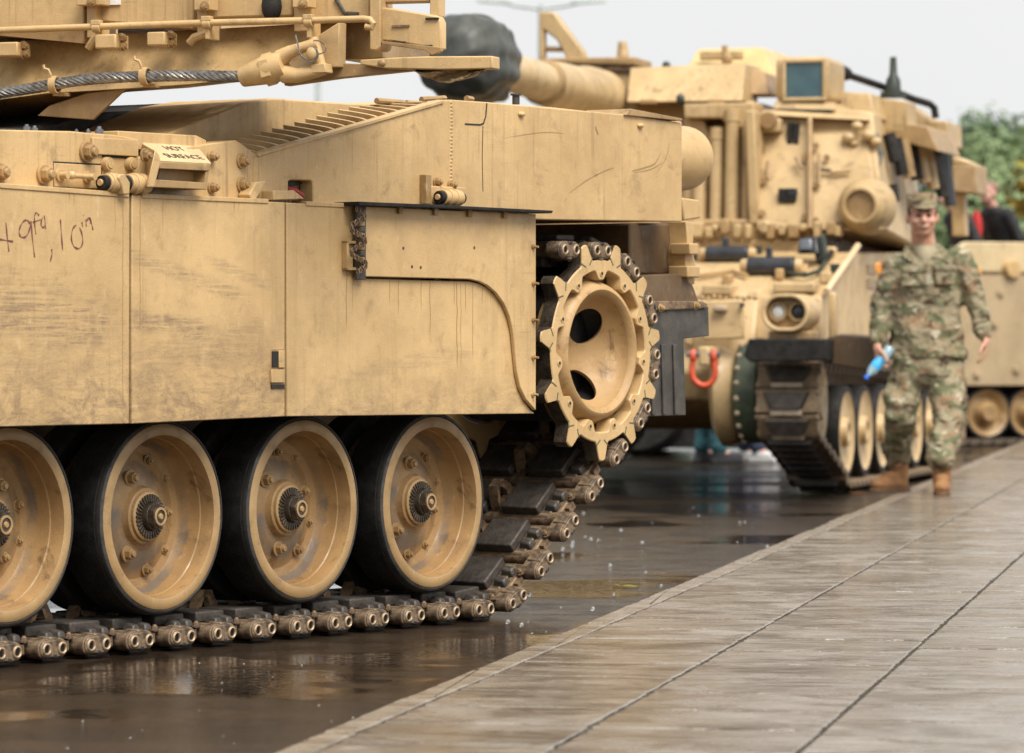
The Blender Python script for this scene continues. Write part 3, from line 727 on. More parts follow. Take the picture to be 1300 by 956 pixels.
# road wheels
wx = [T.hy(c[0], c[1], 0) for c in ((207.5,655),(387,645),(551,639.7))]
sp_ = (wx[2][0]-wx[0][0])/2; zw = sum(w_[1] for w_ in wx)/3
print('wheel spacing', sp_, wx, zw)
RT = .3175
def make_wheel():
    root = MB()
    root.lathe([(.262,.002),(.268,.0),(.290,.0),(.2985,.004),(.2985,.15),(.262,.15)], n=72, mi=1, close=True)
    root.lathe([(.2615,.003),(.2585,.020),(.2555,.050),(.2525,.054),(.250,.084),(.244,.108),(.230,.127),(.205,.134),(.178,.126),(.140,.104),(.115,.097),(.099,.095),(.095,.090),(.091,.073),(.086,.070),(.02,.070),(.02,.17),(.2615,.17)], n=72, close=True)
    w_ = root.build('road_wheel', [M['wheel'], M['rim']], tank, ang=30)
    t = MB(); t.lathe([(.2986,.012),(.302,.004),(.309,.005),(.3155,.013),(RT,.026),(RT,.148),(.313,.16),(.2986,.16)], n=80, close=True)
    t.lathe([(.26,.235),(.305,.235),(RT,.245),(RT,.34),(.305,.35),(.26,.35)], n=64, close=True)
    t.lathe([(.2987,.011),(.302,.002),(.309,.0045),(.3140,.012),(.3178,.026),(.3165,.030),(.2987,.030)], n=80, mi=1, close=True)
    t.build('tyre', [M['rubber'], plain('dusty_sidewall', (.060,.055,.048), (.030,.027,.024), (.5,.85), 14)], w_)
    d = MB(); d.lathe([(.25,.24),(.22,.27),(.02,.28),(.02,.3),(.25,.32)], n=40); d.build('inner_disc', M['tan_dirty'], w_)
    h = MB(); h.lathe([(.080,.070),(.080,.061),(.074,.057),(.045,.059),(.045,.070)], n=48, mi=1, close=True)
    for k in range(32):
        a = 2*PI*k/32; h.box((-.004, .051, .047), (.004, .059, .072), 0, Matrix.Rotation(a, 4, 'Y'))
    h.cyl((0,.061,0), (0,.034,0), .047, .044, 28, 0); h.cyl((0,.034,0), (0,.014,0), .042, .038, 6, 0)
    h.lathe([(.030,.016),(.030,.010),(.022,.010),(.022,.016)], n=18, mi=1, close=True); h.cyl((0,.014,0), (0,.008,0), .012, .009, 8, 1)
    h.build('hub_cap', [M['hub'], M['rim'], M['hub']], w_, .001)
    for (a, r, s_) in [(68,.19,.013),(112,.134,.018),(130,.2,.013),(3,.142,.013),(-71,.187,.014),(-118,.136,.018),(-150,.19,.013),(-35,.2,.010),(35,.205,.010)]:
        yy = .106 + (r-.14)/.05*.022 if r > .14 else .103
        bb = MB(); bb.hexbolt((r*math.cos(R(a)), yy, r*math.sin(R(a))), s_, s_*2.0, wash=1.5); bb.build('wheel_bolt', M['bolt'], w_, .001)
    return w_
W0 = make_wheel()
xs = [wx[1][0] + sp_*k for k in (-2,-1,0,1)]
for k, x in enumerate(xs):
    o = W0 if k == 0 else copy_tree(W0, tank)
    o.location = (x, 0, zw); o.rotation_euler = (0, [.9, 0, -.35, .28][k], 0)
# sprocket
SX, SZ = T.hy(757, 446, -.05); RP_ = .3705
print('sprocket', SX, SZ)
NTH = 11; PH = R(8.6)
def saw(th):                                   # angle to the nearest tooth, in degrees
    q = (th - PH) / (2*PI/NTH); q -= round(q); return abs(q) * 360/NTH
def r_out(th):
    d = saw(th)
    if d < 3.0: return .405 - .005*(d/3.0)**2
    if d < 6.0: t = (d-3.0)/3.0; t = t**.8; return .400 + (.345-.400)*t
    if d < 7.4: return .345 - .009*(d-6.0)/1.4
    return .336
def r_in(th):
    d = 16.36 - saw(th)                        # from the bolt lobe
    t = min(1, max(0, (d-2.5)/6.0)); t = t*t*(3-2*t); return .262 + .036*t
def ring_plate(b, y0, y1, n, ro, ri, mi=0, ch=.004):
    for_o = [[], [], [], [], [], []]
    for k in range(n):
        a = 2*PI*k/n; c, s_ = math.cos(a), math.sin(a); o_, i_ = ro(a), ri(a)
        for j, (r, y) in enumerate(((i_, y1), (i_, y0+ch), (i_+ch, y0), (o_-ch, y0), (o_, y0+ch), (o_, y1))):
            for_o[j].append((r*c, y, r*s_))
    n0 = len(b.m); b.loft(for_o, mi, closed=True)
    for q in range(4*n, 5*n): b.m[n0+q] = 1
sb = MB(); ring_plate(sb, -.074, -.014, 11*32, r_out, r_in)
spk = sb.build('drive_sprocket', [M['tan'], M['hub']], tank, loc=(SX, 0, SZ), ang=30)
sb = MB(); ring_plate(sb, .46, .51, 11*14, r_out, lambda a: .27); sb.build('inner_ring', [M['tan_dirty'], M['hub']], spk)
# bowl with three openings
nth, prof = 220, []
P0 = [(.318,-.030),(.314,.004),(.300,.016),(.276,.012),(.257,-.016),(.244,-.052),(.236,-.066),(.229,-.068),(.222,-.063),(.218,-.05)]
holes = [(50, .126, .074), (-72, .136, .068), (174, .128, .068)]
from mathutils.geometry import delaunay_2d_cdt
RB = .218
def bowl_y(r):
    t = 1 - min(1, max(0, (r-.035)/(RB-.035))); return -.050 + .150*math.sin(t*PI/2)**.62
pts2, edg = [], []
def loop2(lst):
    n0 = len(pts2); pts2.extend(Vector(p) for p in lst); n = len(lst); edg.extend((n0+i, n0+(i+1) % n) for i in range(n))
loop2([(RB*math.cos(2*PI*k/96), RB*math.sin(2*PI*k/96)) for k in range(96)])
hol = []
for ha, hr, hs_ in holes:
    cx, cz = hr*math.cos(R(ha)), hr*math.sin(R(ha)); ca, sa = math.cos(R(ha)+PI/2), math.sin(R(ha)+PI/2)
    hol.append((cx, cz, ca, sa, hs_)); lp = []
    for k in range(48):
        a = 2*PI*k/48; u, v = hs_*1.02*math.cos(a), hs_*.84*math.sin(a); lp.append((cx + u*ca - v*sa, cz + u*sa + v*ca))
    loop2(lp)
def in_hole(x, z, f=1.0):
    for cx, cz, ca, sa, h_ in hol:
        u = (x-cx)*ca + (z-cz)*sa; v = -(x-cx)*sa + (z-cz)*ca
        if (u/(h_*1.02*f))**2 + (v/(h_*.84*f))**2 < 1: return True
    return False
for i in range(1, 20):
    r = RB*(1 - (i/20)**1.3)
    n = max(8, int(2*PI*r/.012))
    for k in range(n):
        a = 2*PI*(k+.5*(i % 2))/n; x, z = r*math.cos(a), r*math.sin(a)
        if not in_hole(x, z, 1.07): pts2.append(Vector((x, z)))
vo, eo, fo, *_ = delaunay_2d_cdt(pts2, edg, [], 1, 1e-5)
sb = MB(); sb.lathe(P0, n=96, close=False)
sb.f = [f_ for f_ in sb.f if len(f_) == 4]; sb.m = [0]*len(sb.f)
sb.add([(v.x, bowl_y(v.length), v.y) for v in vo], [tuple(f_) for f_ in fo if not in_hole(sum(vo[j].x for j in f_)/len(f_), sum(vo[j].y for j in f_)/len(f_))])
bowl = sb.build('sprocket_bowl', tan_paint('tan_bowl', (.47,.30,.135), (.36,.22,.09), (.13,.075,.033), 1.1, .1, (.45,.7)), spk, ang=50)
so = bowl.modifiers.new('shell', 'SOLIDIFY'); so.thickness = .018; so.offset = 0
sb = MB(); sb.lathe([(.20,.112),(.235,.03),(.26,.0),(.26,.46),(.02,.46),(.02,.115)], n=40); sb.build('shade_drum', M['dark'], spk)  # black drum added behind the bowl to darken its openings
for k in range(NTH):
    a = PH + (k+.5)*2*PI/NTH; p = Vector((.286*math.cos(a), -.074, .286*math.sin(a)))
    sb = MB(); sb.cyl(p, p-Vector((0,.003,0)), .011, n=12); sb.cyl(p-Vector((0,.003,0)), p-Vector((0,.0035,0)), .007, n=10, mi=1); sb.build('ring_bolt', [M['tan'], M['dark']], spk)
# wear marks in green under the teeth
for k in range(NTH):
    a = PH + k*2*PI/NTH
    for s_ in (-1, 1):
        a2 = a + s_*R(4.4); p = Vector((.337*math.cos(a2), -.0742, .337*math.sin(a2)))
        sb = MB(); sb.box((-.017,-.001,-.0022), (.017,.001,.0022), 0, Matrix.Translation(p) @ Matrix.Rotation(-(a2 + s_*R(48)), 4, 'Y')); sb.build('worn_patch', M['green'], spk)
# track path (pin line)
PITCH = RP_ * 2*PI/NTH
RW = RT + .066
W4 = Vector((xs[3] + .27, 0, zw)); S = Vector((SX, 0, SZ)); d = S - W4; L_ = d.length; dh = d/L_
per = Vector((dh.z, 0, -dh.x)); cph = (RW-RP_)/L_
mv = dh*cph + per*math.sqrt(1-cph*cph)
am = math.atan2(mv.z, mv.x)
path = []
zg = zw - RW
path.append(Vector((xs[0]-.6, 0, zg))); path.append(Vector((xs[3]+.27, 0, zg)))
for k in range(1, 13): a = -PI/2 + (am+PI/2)*k/12; path.append(W4 + RW*Vector((math.cos(a), 0, math.sin(a))))
path.append(S + RP_*mv)
A90 = PI/2
for k in range(1, 41): a = am + (A90-am)*k/40; path.append(S + RP_*Vector((math.cos(a), 0, math.sin(a))))
s90_idx = len(path)-1
path.append(Vector((SX-.35, 0, SZ+RP_-.0))); path.append(Vector((SX-.80, 0, SZ+RP_-.015)))
cum = [0]
for i in range(1, len(path)): cum.append(cum[-1] + (path[i]-path[i-1]).length)
def at_s(s):
    for i in range(1, len(path)):
        if s <= cum[i] or i == len(path)-1:
            t = (s-cum[i-1])/(cum[i]-cum[i-1]); return path[i-1].lerp(path[i], t)
s0 = cum[s90_idx] + R(.4)*RP_
cn = MB()
def stad(hl, r, n=9):
    return [(hl + r*math.cos(a), r*math.sin(a)) for a in [-PI/2 + PI*k/(n-1) for k in range(n)]] + [(-hl + r*math.cos(a), r*math.sin(a)) for a in [PI/2 + PI*k/(n-1) for k in range(n)]]
cn.prism(stad(.037,.031), -.072, -.012, 0); cn.prism(stad(.037,.0265), -.078, -.072, 0)
for sx in (-1, 1):
    cn.lathe([(.0125,-.084),(.019,-.084),(.0215,-.076),(.0125,-.076)], (sx*.037,0,0), 'y', 18, 2, True)
    cn.lathe([(.0130,-.0785),(.0005,-.0785)], (sx*.037,0,0), 'y', 14, 1)
cn.box((-.012,-.081,-.030), (.012,-.06,-.018), 1); cn.box((-.016,-.075,.020), (.016,-.02,.036), 0)
cme = cn.mesh('end_connector', [M['connector'], M['dark'], plain('worn_pin_ring', (.46,.34,.22), (.25,.17,.10), (.35,.6), 60, .2)])
sh = MB()
sh.box((-.084,.022,-.034), (.084,.235,.026), 0); sh.box((-.084,.29,-.034), (.084,.52,.026), 0)
sh.box((-.066,-.012,-.022), (.066,.022,.020), 2)
sh.box((-.058,.012,-.058), (.058,.225,-.036), 1); sh.box((-.058,.30,-.058), (.058,.51,-.036), 1)
sh.box((-.074,.065,.026), (.074,.225,.062), 1); sh.box((-.074,.30,.026), (.074,.49,.062), 1)
for q in (-.052, .008): sh.loft([[(q,.0,.018),(q+.044,.0,.018),(q+.034,.008,.044),(q+.010,.008,.044)], [(q,.055,.018),(q+.044,.055,.018),(q+.036,.048,.050),(q+.008,.048,.050)]], 1)
sme = sh.mesh('track_shoe', [M['track'], M['track_pad'], M['pin']])
pn = MB()
for sx in (-1, 1): pn.cyl((sx*.068,-.014,0), (sx*.068,.55,0), .027, n=16); pn.cyl((sx*.068,-.03,0), (sx*.068,-.014,0), .018, n=12)
pn.hexbolt((.03,.0-.02,.022), .011, .02, (0,0,1)); pn.box((-.02,-.03,-.012),(.02,0,.015))
pme = pn.mesh('pin_tube', [M['pin']])
gh = MB()
outer = [(-.062,.02),(.062,.02),(.05,.07),(.022,.115),(-.022,.115),(-.05,.07)]; inner = [(-.022,.035),(.022,.035),(.024,.06),(.008,.092),(-.008,.092),(-.024,.06)]
gh.loft([[(x,.243,z) for x,z in outer], [(x,.282,z) for x,z in outer], [(x,.275,z) for x,z in inner], [(x,.250,z) for x,z in inner]], 0, closed=True)
gh.hexbolt((.066,.20,.02), .016, .03, (0,0,1)); gh.cyl((.066,.235,.005), (.066,.29,.005), .028, n=12)
gme = gh.mesh('guide_horn', [M['pin']])
def place_link(s, what):
    p = at_s(s); t = (at_s(s+.03) - at_s(s-.03)).normalized()
    return Matrix.Translation(p) @ Matrix.Rotation(-math.atan2(t.z, t.x), 4, 'Y')
k = 0; s = s0
while s + PITCH*3 < cum[-1]: s += PITCH
while s > .1:
    o = bpy.data.objects.new('end_connector', cme); COL.objects.link(o); o.parent = tank; o.matrix_local = place_link(s, 0)
    bb = o.modifiers.new('bevel', 'BEVEL'); bb.width = .003; bb.segments = 1; bb.limit_method = 'ANGLE'; bb.angle_limit = R(50)
    q = bpy.data.objects.new('track_shoe', sme); COL.objects.link(q); q.parent = tank; q.matrix_local = place_link(s - PITCH/2, 0)
    bb = q.modifiers.new('bevel', 'BEVEL'); bb.width = .006; bb.segments = 2; bb.limit_method = 'ANGLE'; bb.angle_limit = R(50)
    for nm, me in (('pin_tube', pme), ('guide_horn', gme)):
        e = bpy.data.objects.new(nm, me); COL.objects.link(e); e.parent = q
    s -= PITCH
# far side running gear, simply a dark band beyond the hull, and the far skirt
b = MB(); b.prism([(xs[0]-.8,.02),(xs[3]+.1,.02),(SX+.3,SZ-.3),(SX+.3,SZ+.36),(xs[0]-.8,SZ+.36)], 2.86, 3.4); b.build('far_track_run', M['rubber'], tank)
# suspension arms in the dark behind the wheels
for x in xs:
    b = MB(); b.cyl((x-.28,.42,zw+.12), (x,.42,zw), .06, .05, 12); b.cyl((x,.2,zw),(x,.46,zw), .05, n=14); b.build('suspension_arm', M['track_pad'], tank)

# ------------------------------------------------------------------ the tank's turret, turned across the hull
U = Frame(-1.026, 13.9, 110.3)
# the turret is a part of the tank: build in its own frame, parent to the tank
tur = bpy.data.objects.new('turret', None); COL.objects.link(tur); tur.parent = tank
Wm = Matrix.Translation((U.o[0], U.o[1], 0)) @ Matrix.Rotation(R(90-U.a), 4, 'Z')
Tm = Matrix.Translation((T.o[0], T.o[1], 0)) @ Matrix.Rotation(R(90-T.a), 4, 'Z')
tur.matrix_local = Tm.inverted() @ Wm
def up(lst, y): return [U.hy(a, c, y) for a, c in lst]
def ubox(px0, py0, px1, py1, y0, y1, name, mat, bevel=.003, parent=None):
    return pbox(px0, py0, px1, py1, y0, y1, name, mat, parent or tur, bevel, U)
# lower plate, leaning outwards
topL = [(-330,70),(-150,62),(0,53),(120,44),(240,38),(330,33),(431,27)]
botL = [(-330,150),(-150,138),(0,127),(60,119),(160,113),(240,107.5),(429,86)]
b = MB()
A_ = [U.py_(*q, .13) for q in topL]; B_ = [U.py_(*q, .0) for q in botL]
A2 = [p + Vector((0,.05,-.01)) for p in A_]; B2 = [p + Vector((0,.05,.012)) for p in B_]
b.loft([[A_[i], B_[i], B2[i], A2[i]] for i in range(len(A_))]); b.build('lower_armour', tan_paint('tan_wet', (.58,.40,.19), (.43,.28,.12), (.18,.10,.045), .9, .7, (.18,.5)), tur, .004)
b = MB()                                      # underside folding back in
C_ = [U.py_(px, py + (30 if px < 100 else 4), .5) for px, py in botL]
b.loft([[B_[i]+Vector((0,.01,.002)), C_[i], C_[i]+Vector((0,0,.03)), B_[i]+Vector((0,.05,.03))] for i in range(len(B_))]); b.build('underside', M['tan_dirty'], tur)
b = MB(); b.prism(up([(47,147),(62,134),(110,118),(160,112),(118,152)], .03), .03, .045); b.build('deflector_plate', M['tan_dirty'], tur, .003)
zt = U.hy(0, -40, .2)[1]
b = MB(); xl = U.hy(-330,0,.2)[0]; xq = U.hy(420,0,2.6)[0]
b.box((xl, .2, 2.12), (xq, 2.6, 2.75)); b.box((xl, .19, 1.90), (U.hy(110,0,.2)[0], .45, 2.119)); b.build('bustle', M['tan_hull'], tur, .01)
# stowage boxes along the side
for poly, y in [([(-330,-60),(107,-60),(106,55),(60,50),(0,45),(-330,30)], .0), ([(124,-60),(246,-60),(246,37.5),(124,27)], .03), ([(266,-60),(371,-60),(371,20),(300,22),(266,24)], .03), ([(392,-60),(470,-60),(470,22),(392,26)], .05)]:
    b = MB(); b.prism(up(poly, y), y, .25); b.build('stowage_box', M['tan_hull'], tur, .006)
b = MB(); b.loft([[U.py_(x, y, .0) for x, y in [(-330,42),(0,37),(106,33),(106,55),(0,45),(-330,38)]], [U.py_(x, y, -.006) for x, y in [(-330,42),(0,37),(106,33),(106,55),(0,45),(-330,38)]]]); b.build('box_rim', M['tan_dirty'], tur)
for (a, c) in [(110,122),(250,262),(373,389)]:
    ubox(a, -30, c, 48 if a < 300 else 40, -.01, .06, 'post', M['tan_hull'])
for (x0, y0, x1, y1) in [(97,-8,128,7),(246,-8,266,13),(371,-8,391,9.5)]:
    o = ubox(x0, y0, x1, y1, -.05, .02, 'clamp', M['tan'])
    p = U.py_((x0+x1)/2+4, y1-5, -.05); b = MB(); b.hexbolt(p, .012, .02); b.build('hex_bolt', M['bolt'], o)
ubox(129.5,-8,152,6.5,.022,.03,'paper_label', M['white'], 0)
b = MB(); p = U.py_(345,8,.02); b.ell(p, (.035,.03,.05), 12, 8); b.build('dark_knob', M['rubber'], tur)
b = MB(); 
for (pa, pb) in [((426,-2),(437,17)), ((437,17),(455,18))]: b.cyl(U.py_(*pa,.045), U.py_(*pb,.045), .007, n=6)
b.build('weld_seam', M['track_pad'], tur)
b = MB(); b.tube([U.py_(px, py, -.06) for px, py in [(-330,52),(0,38.5),(120,34),(262,29),(390,26),(462,24),(470,25),(474,30),(472,35),(464,34)]], .0112, 10); rail = b.build('rail', M['tan'], tur)
for px, py in [(123,35),(263,30),(392,28)]:
    p = U.py_(px, py, -.06); b = MB(); b.cyl(p-Vector((.014,0,0)), p+Vector((.014,0,0)), .0165, n=14); b.box((p.x-.008, -.06, p.z-.05), (p.x+.008, .02, p.z)); b.box((p.x-.016,-.075,p.z+.008),(p.x+.016,-.045,p.z+.024)); b.build('rail_bracket', M['tan'], rail, .002)
for (x0, y0, x1, y1) in [(-12,53,27,72),(120,43,152,62),(186,40,214,58)]:
    o = ubox(x0, y0, x1-5, y1, -.07, .03, 'standoff_block', M['tan'], .005)
    for yy in (.25, .75):
        p = U.py_(x1-5, y0+(y1-y0)*yy, -.07) + Vector((0,.04,0)); b = MB(); b.hexbolt(p, .013, .022, (1,-.25,0)); b.build('hex_bolt', M['bolt'], o)
for pts in ([(240,55),(246,48),(262,42)], [(112,62),(118,52),(124,44)]):
    b = MB(); b.tube([U.py_(*q, .0) for q in pts], .014, 8); b.build('strut', M['tan'], tur)
# tow cable: six twisted strands
cp = [(-340,150),(-180,140),(-60,126.5),(0,118.5),(65,108),(115,100.5),(180,97),(240,96),(285,97),(316,97)]
pts = [U.py_(px, py, -.055) for px, py in cp]
fine = []
for i in range(len(pts)-1):
    p0 = pts[max(i-1,0)]; p1 = pts[i]; p2 = pts[i+1]; p3 = pts[min(i+2, len(pts)-1)]
    n_ = max(2, int((p2-p1).length/.006))
    for k in range(n_):
        t = k/n_; fine.append(.5*((2*p1)+(p2-p0)*t+(2*p0-5*p1+4*p2-p3)*t*t+(3*p1-p0-3*p2+p3)*t**3))
b = MB(); acc = 0
strands = [[] for _ in range(7)]
for i, p in enumerate(fine):
    t = (fine[min(i+1,len(fine)-1)] - fine[max(i-1,0)]).normalized()
    if i: acc += (p-fine[i-1]).length
    e1 = Vector((0,-1,0)); e1 = (e1 - t*e1.dot(t)).normalized(); e2 = t.cross(e1)
    for j in range(7):
        a = acc/.15*2*PI + j*2*PI/7; strands[j].append(p + (e1*math.cos(a)+e2*math.sin(a))*.0125)
for st in strands: b.tube(st, .0068, 6)
b.tube(fine[::6], .0085, 6)
cab = b.build('tow_cable', M['cable'], tur)
for px, py in [(69.5,107.5),(184.5,96.5)]:
    p = U.py_(px, py, -.055); b = MB()
    ring = [p + Vector((0, .024*math.cos(a), .024*math.sin(a))) for a in [2*PI*k/16 for k in range(17)]]
    rr = [[q+Vector((-.012,0,0)), q+Vector((.012,0,0)), q+(q-p).normalized()*.006+Vector((.012,0,0)), q+(q-p).normalized()*.006+Vector((-.012,0,0))] for q in ring]
    b.loft(rr, caps=False)
    b.tube([p+Vector((-.005,-.02,.03)), p+Vector((-.012,-.024,.048)), p+Vector((-.024,-.03,.052)), p+Vector((-.026,-.03,.064))], .0055, 6); b.box((p.x-.02,.0-.03,p.z-.035),(p.x+.02,.02,p.z-.024))
    b.build('cable_clip', M['tan'], cab)
soc = MB()
a, c, e = U.py_(306,98,-.055), U.py_(345,87,-.055), U.py_(362,82,-.055)
soc.rings([a, a.lerp(c,.02), a.lerp(c,.06), a.lerp(c,.75), c, e], [.026,.032,.034,.046,.05,.045], 24)
soc.cyl(a.lerp(c,.78), a.lerp(c,1.08), .054, n=6)
soc.cyl(a.lerp(c,.0), a.lerp(c,-.01), .020, n=16, mi=1)
so_ = soc.build('cable_socket', [M['tan'], M['dark']], tur, .003)
b = MB(); b.tube([U.py_(356,74,-.055), U.py_(368,66,-.06), U.py_(385,60,-.06), U.py_(403,55,-.055)], [.03,.022,.018,.02], 12); b.tube([U.py_(360,94,-.055), U.py_(378,96,-.06), U.py_(395,92,-.06), U.py_(412,87,-.055)], [.03,.024,.022,.022], 12)
b.build('clevis_fork', M['tan'], so_, .002)
b = MB(); b.cyl(U.py_(398,48,-.05), U.py_(410,92,-.05), .017, n=14); b.prism(up([(394,82),(412,80),(414,92),(396,93)], -.08), -.08, -.02); b.ell(U.py_(396,68,-.085), (.02,.015,.024), 12, 8); b.build('clevis_pin', M['tan'], so_, .003)
b = MB()
b.tube([U.py_(px, py, -.09) for px, py in [(375,44),(377,52),(379,60),(380,67),(384,73),(389,76.5),(394,78),(399,77),(403,73),(404,68),(402,63),(398,60),(394,60),(391,63),(390.5,67),(392,71),(396,74)]], .0028, 6)
b.tube([U.py_(px, py, -.10) for px, py in [(398,51.5),(403,51.5),(408,53),(412,56.5),(414,61),(412.5,65.5),(408,68),(402,69)]], .0025, 6); b.build('retaining_wire', M['cable'], so_)
b = MB(); b.prism(up([(396,50),(431,28),(430,85),(412,86),(398,80)], -.01), -.012, .05); b.build('lug_plate', M['tan'], tur, .003)
# end of the bustle: recess, post, rack box, shelf
b = MB(); b.prism(up([(431,26),(486,18),(486,74),(431,76)], .18), .18, .6); b.build('bustle_end', M['tan_dirty'], tur, .004)
b = MB(); b.prism(up([(469,-40),(483,-40),(483,58),(481,62),(477,64),(469,63)], .0), .0, .1); b.build('rack_post', M['tan'], tur, .004)
b = MB(); b.prism(up([(484,9),(503,11),(556,20),(560,28),(560,63),(500,53),(484,52)], .02), .02, .07); rk = b.build('rack_box', M['tan'], tur, .006)
b = MB(); b.prism(up([(484,52),(560,60),(560,65),(548,70),(540,64),(484,56)], .0), .0, .02); b.build('box_lip', M['tan_dirty'], rk, .002)
for q in [(540,22,556,25),(497,52.5,514,54),(530,57,548,59)]: ubox(q[0], q[1], q[2], q[3], .012, .03, 'slot', M['dark'], 0, rk)
b = MB(); p = U.py_(509,33,.02); b.box((p.x-.03,.014,p.z-.003),(p.x+.03,.02,p.z+.003)); b.build('scratch', M['pin'], rk)
ubox(545.5, -40, 557, 21, .03, .09, 'rack_post', M['tan'])
b = MB(); b.cyl(U.py_(482,2.5,.05), U.py_(546,1.0,.05), .008, n=8); b.build('rack_rail', M['tan_dirty'], tur)
b = MB(); b.prism(up([(457,76),(500,73),(540,71.5),(625,71),(625,87),(560,88.5),(490,87),(457,82)], -.02), -.02, .05); shf = b.build('shelf', M['tan'], tur, .004)
x, z = U.hy(485,80,-.02); b = MB(); b.ell((x,-.022,z), (.014,.008,.012), 10, 7); b.build('rivet', M['tan_dirty'], shf)
b = MB(); b.prism(up([(360,104),(431,80),(528,84),(530,89),(431,99),(361,109)], .03), .03, .075); b.build('lower_edge', M['tan_dirty'], tur, .003)
# wet torn wrap hanging under the shelf
nx, ny = 26, 7; vv = []; ff = []
for i in range(nx):
    for j in range(ny):
        q = i/(nx-1); sag = math.sin(q*PI)**.7; px = 524 + 92*q; py = 88 + j/(ny-1)*16*sag + random.uniform(-.7,.7)
        vv.append(U.py_(px, py, .02 + .05*math.sin(q*9+j)*.5 + random.uniform(-.01,.01)))
for i in range(nx-1):
    for j in range(ny-1): ff.append((i*ny+j, (i+1)*ny+j, (i+1)*ny+j+1, i*ny+j+1))
b = MB(); b.add(vv, ff); o = b.build('torn_wrap', plain('torn_wrap', (.44,.31,.16), (.30,.20,.10), (.15,.4), 10), tur, ang=180)
so = o.modifiers.new('shell', 'SOLIDIFY'); so.thickness = .004
#@@PART2
# ------------------------------------------------------------------ THE HOWITZER BEHIND
H = Frame(1.85, 26.43, 15.3)
how = H.root('howitzer')
tag(how, 'sand coloured self propelled howitzer behind the tank, orange shackle and twin headlight on its nose', 'howitzer', 'tracked army vehicles')
TF, TF2 = M['tan_far'], M['tan_far2']
def fbox(px0, py0, px1, py1, x, dep, name, mat, parent=None, bevel=.012, fr=None):     # box facing the camera on the plane local x
    fr = fr or H
    ya, za = fr.hx(px0, py1, x); yb, zb = fr.hx(px1, py0, x)
    b = MB(); b.box((x, min(ya,yb), za), (x+dep, max(ya,yb), zb)); return b.build(name, mat, parent or how, bevel)
def fpoly(pts, x, dep, name, mat, parent=None, bevel=.012, fr=None):
    fr = fr or H
    b = MB(); b.prismx([fr.hx(a, c, x) for a, c in pts], x, x+dep); return b.build(name, mat, parent or how, bevel)
def slant(pts, name, mat, parent=None, dep=.06, bevel=.01, fr=None):                    # pts: (px,py,x) corner points, thickened along +x
    fr = fr or H
    P_ = [fr.px_(a, c, x) for a, c, x in pts]; b = MB(); b.loft([P_, [p + Vector((dep,0,0)) for p in P_]]); return b.build(name, mat, parent or how, bevel)
WID = 2.9
# hull: nose profile extruded across, right side wall
b = MB()
b.prism([(.30,.62),(.22,.80),(.42,1.24),(.50,1.30),(1.55,1.58),(6.0,1.66),(6.0,.75),(5.6,.50),(1.0,.42)], .42, WID-.42)
hull = b.build('hull', TF, how, .02)
b = MB()
b.prism([(.40,.98),(.46,1.27),(1.52,1.57),(6.0,1.66),(6.0,.98)], .02, .46); b.prism([(.40,.98),(.46,1.27),(1.52,1.57),(6.0,1.66),(6.0,.98)], WID-.46, WID-.02)
b.build('sponson', TF, how, .015)
# glacis furniture
pg = MB()
def on_glacis(px, py, up_=0):                       # intersection with the sloping glacis
    lo, hi = .3, 1.9
    for _ in range(40):
        m_ = (lo+hi)/2; p = H.px_(px, py, m_); zz = 1.30 + (m_-.5)*.2667
        if p.z > zz + up_: lo = m_
        else: hi = m_
    return H.px_(px, py, lo)
def roller(px0, px1, py, r, name='hatch_roller'):
    a = on_glacis(px0, py+8, .0); c = on_glacis(px1, py+8, .0)
    a.z += r*.9; c.z += r*.9; c.x = a.x
    b = MB(); d = (c-a).normalized(); b.cyl(a, c, r, n=20, mi=0); b.cyl(a-d*.05, a, r*.72, r*.8, 14, 1); b.cyl(c, c+d*.05, r*.8, r*.72, 14, 1)
    b.box((a.x-.02, min(a.y,c.y)+.02, a.z-r*1.3), (a.x+.22, max(a.y,c.y)-.02, a.z-.0), 0)
    e = a.lerp(c,.45); b.box((e.x-.02, e.y-.02, e.z), (e.x+.03, e.y+.02, e.z+r*2.0), 0)
    return b.build(name, [M['glossdark'], TF], how, .01)
M['glossdark'] = plain('gloss_black_cover', (.020,.022,.026), (.034,.036,.042), (.12,.3), 7)
roller(897, 950, 324, .055); roller(950, 1009, 341, .062)
o = slant([(1012,322,1.1),(1014,303,1.16),(1036,300,1.16),(1039,322,1.1)], 'periscope', M['glossdark'], dep=.15)
slant([(1014,318,1.07),(1014,304,1.09),(1030,303,1.09),(1031,317,1.07)], 'lens', M['grey'], o, .02)
fpoly([(1030,305),(1045,296),(1048,330),(1036,334)], 1.2, .1, 'hinge_block', M['dkgreen'])
for (x0,y0,x1,y1) in [(895,366,935,372),(985,362,1040,370),(895,300,915,310),(930,292,945,308),(960,294,980,308),(872,296,886,312)]:
    a = on_glacis((x0+x1)/2, (y0+y1)/2); hw_ = (x1-x0)/205/2
    b = MB(); b.box((a.x-.12, a.y-hw_, a.z-.03), (a.x+.12, a.y+hw_, a.z+.035)); b.build('access_plate', TF, how, .012)
rnb = random.Random(5)
for i in range(14):                                  # fittings along the turret ring
    px = 884 + i*14 + rnb.uniform(-5,5); a = H.px_(px, 289 + rnb.uniform(-3,5), 1.62); q = rnb.uniform(.02,.05); hgt_ = rnb.uniform(.02,.055); b = MB()
    if i % 4 == 2: b.cyl(a+Vector((-.05,0,0)), a+Vector((.06,0,0)), q*.9, n=12)
    else: b.box((a.x-.05,a.y-q,a.z-.05),(a.x+.06,a.y+q,a.z+hgt_))
    b.build('ring_fitting', rnb.choice([TF, M['tan_dirty']]), how, .012)
b = MB(); b.box((1.66,.36,1.56),(1.80,2.3,1.66)); b.build('ring_guard', TF, how, .015)
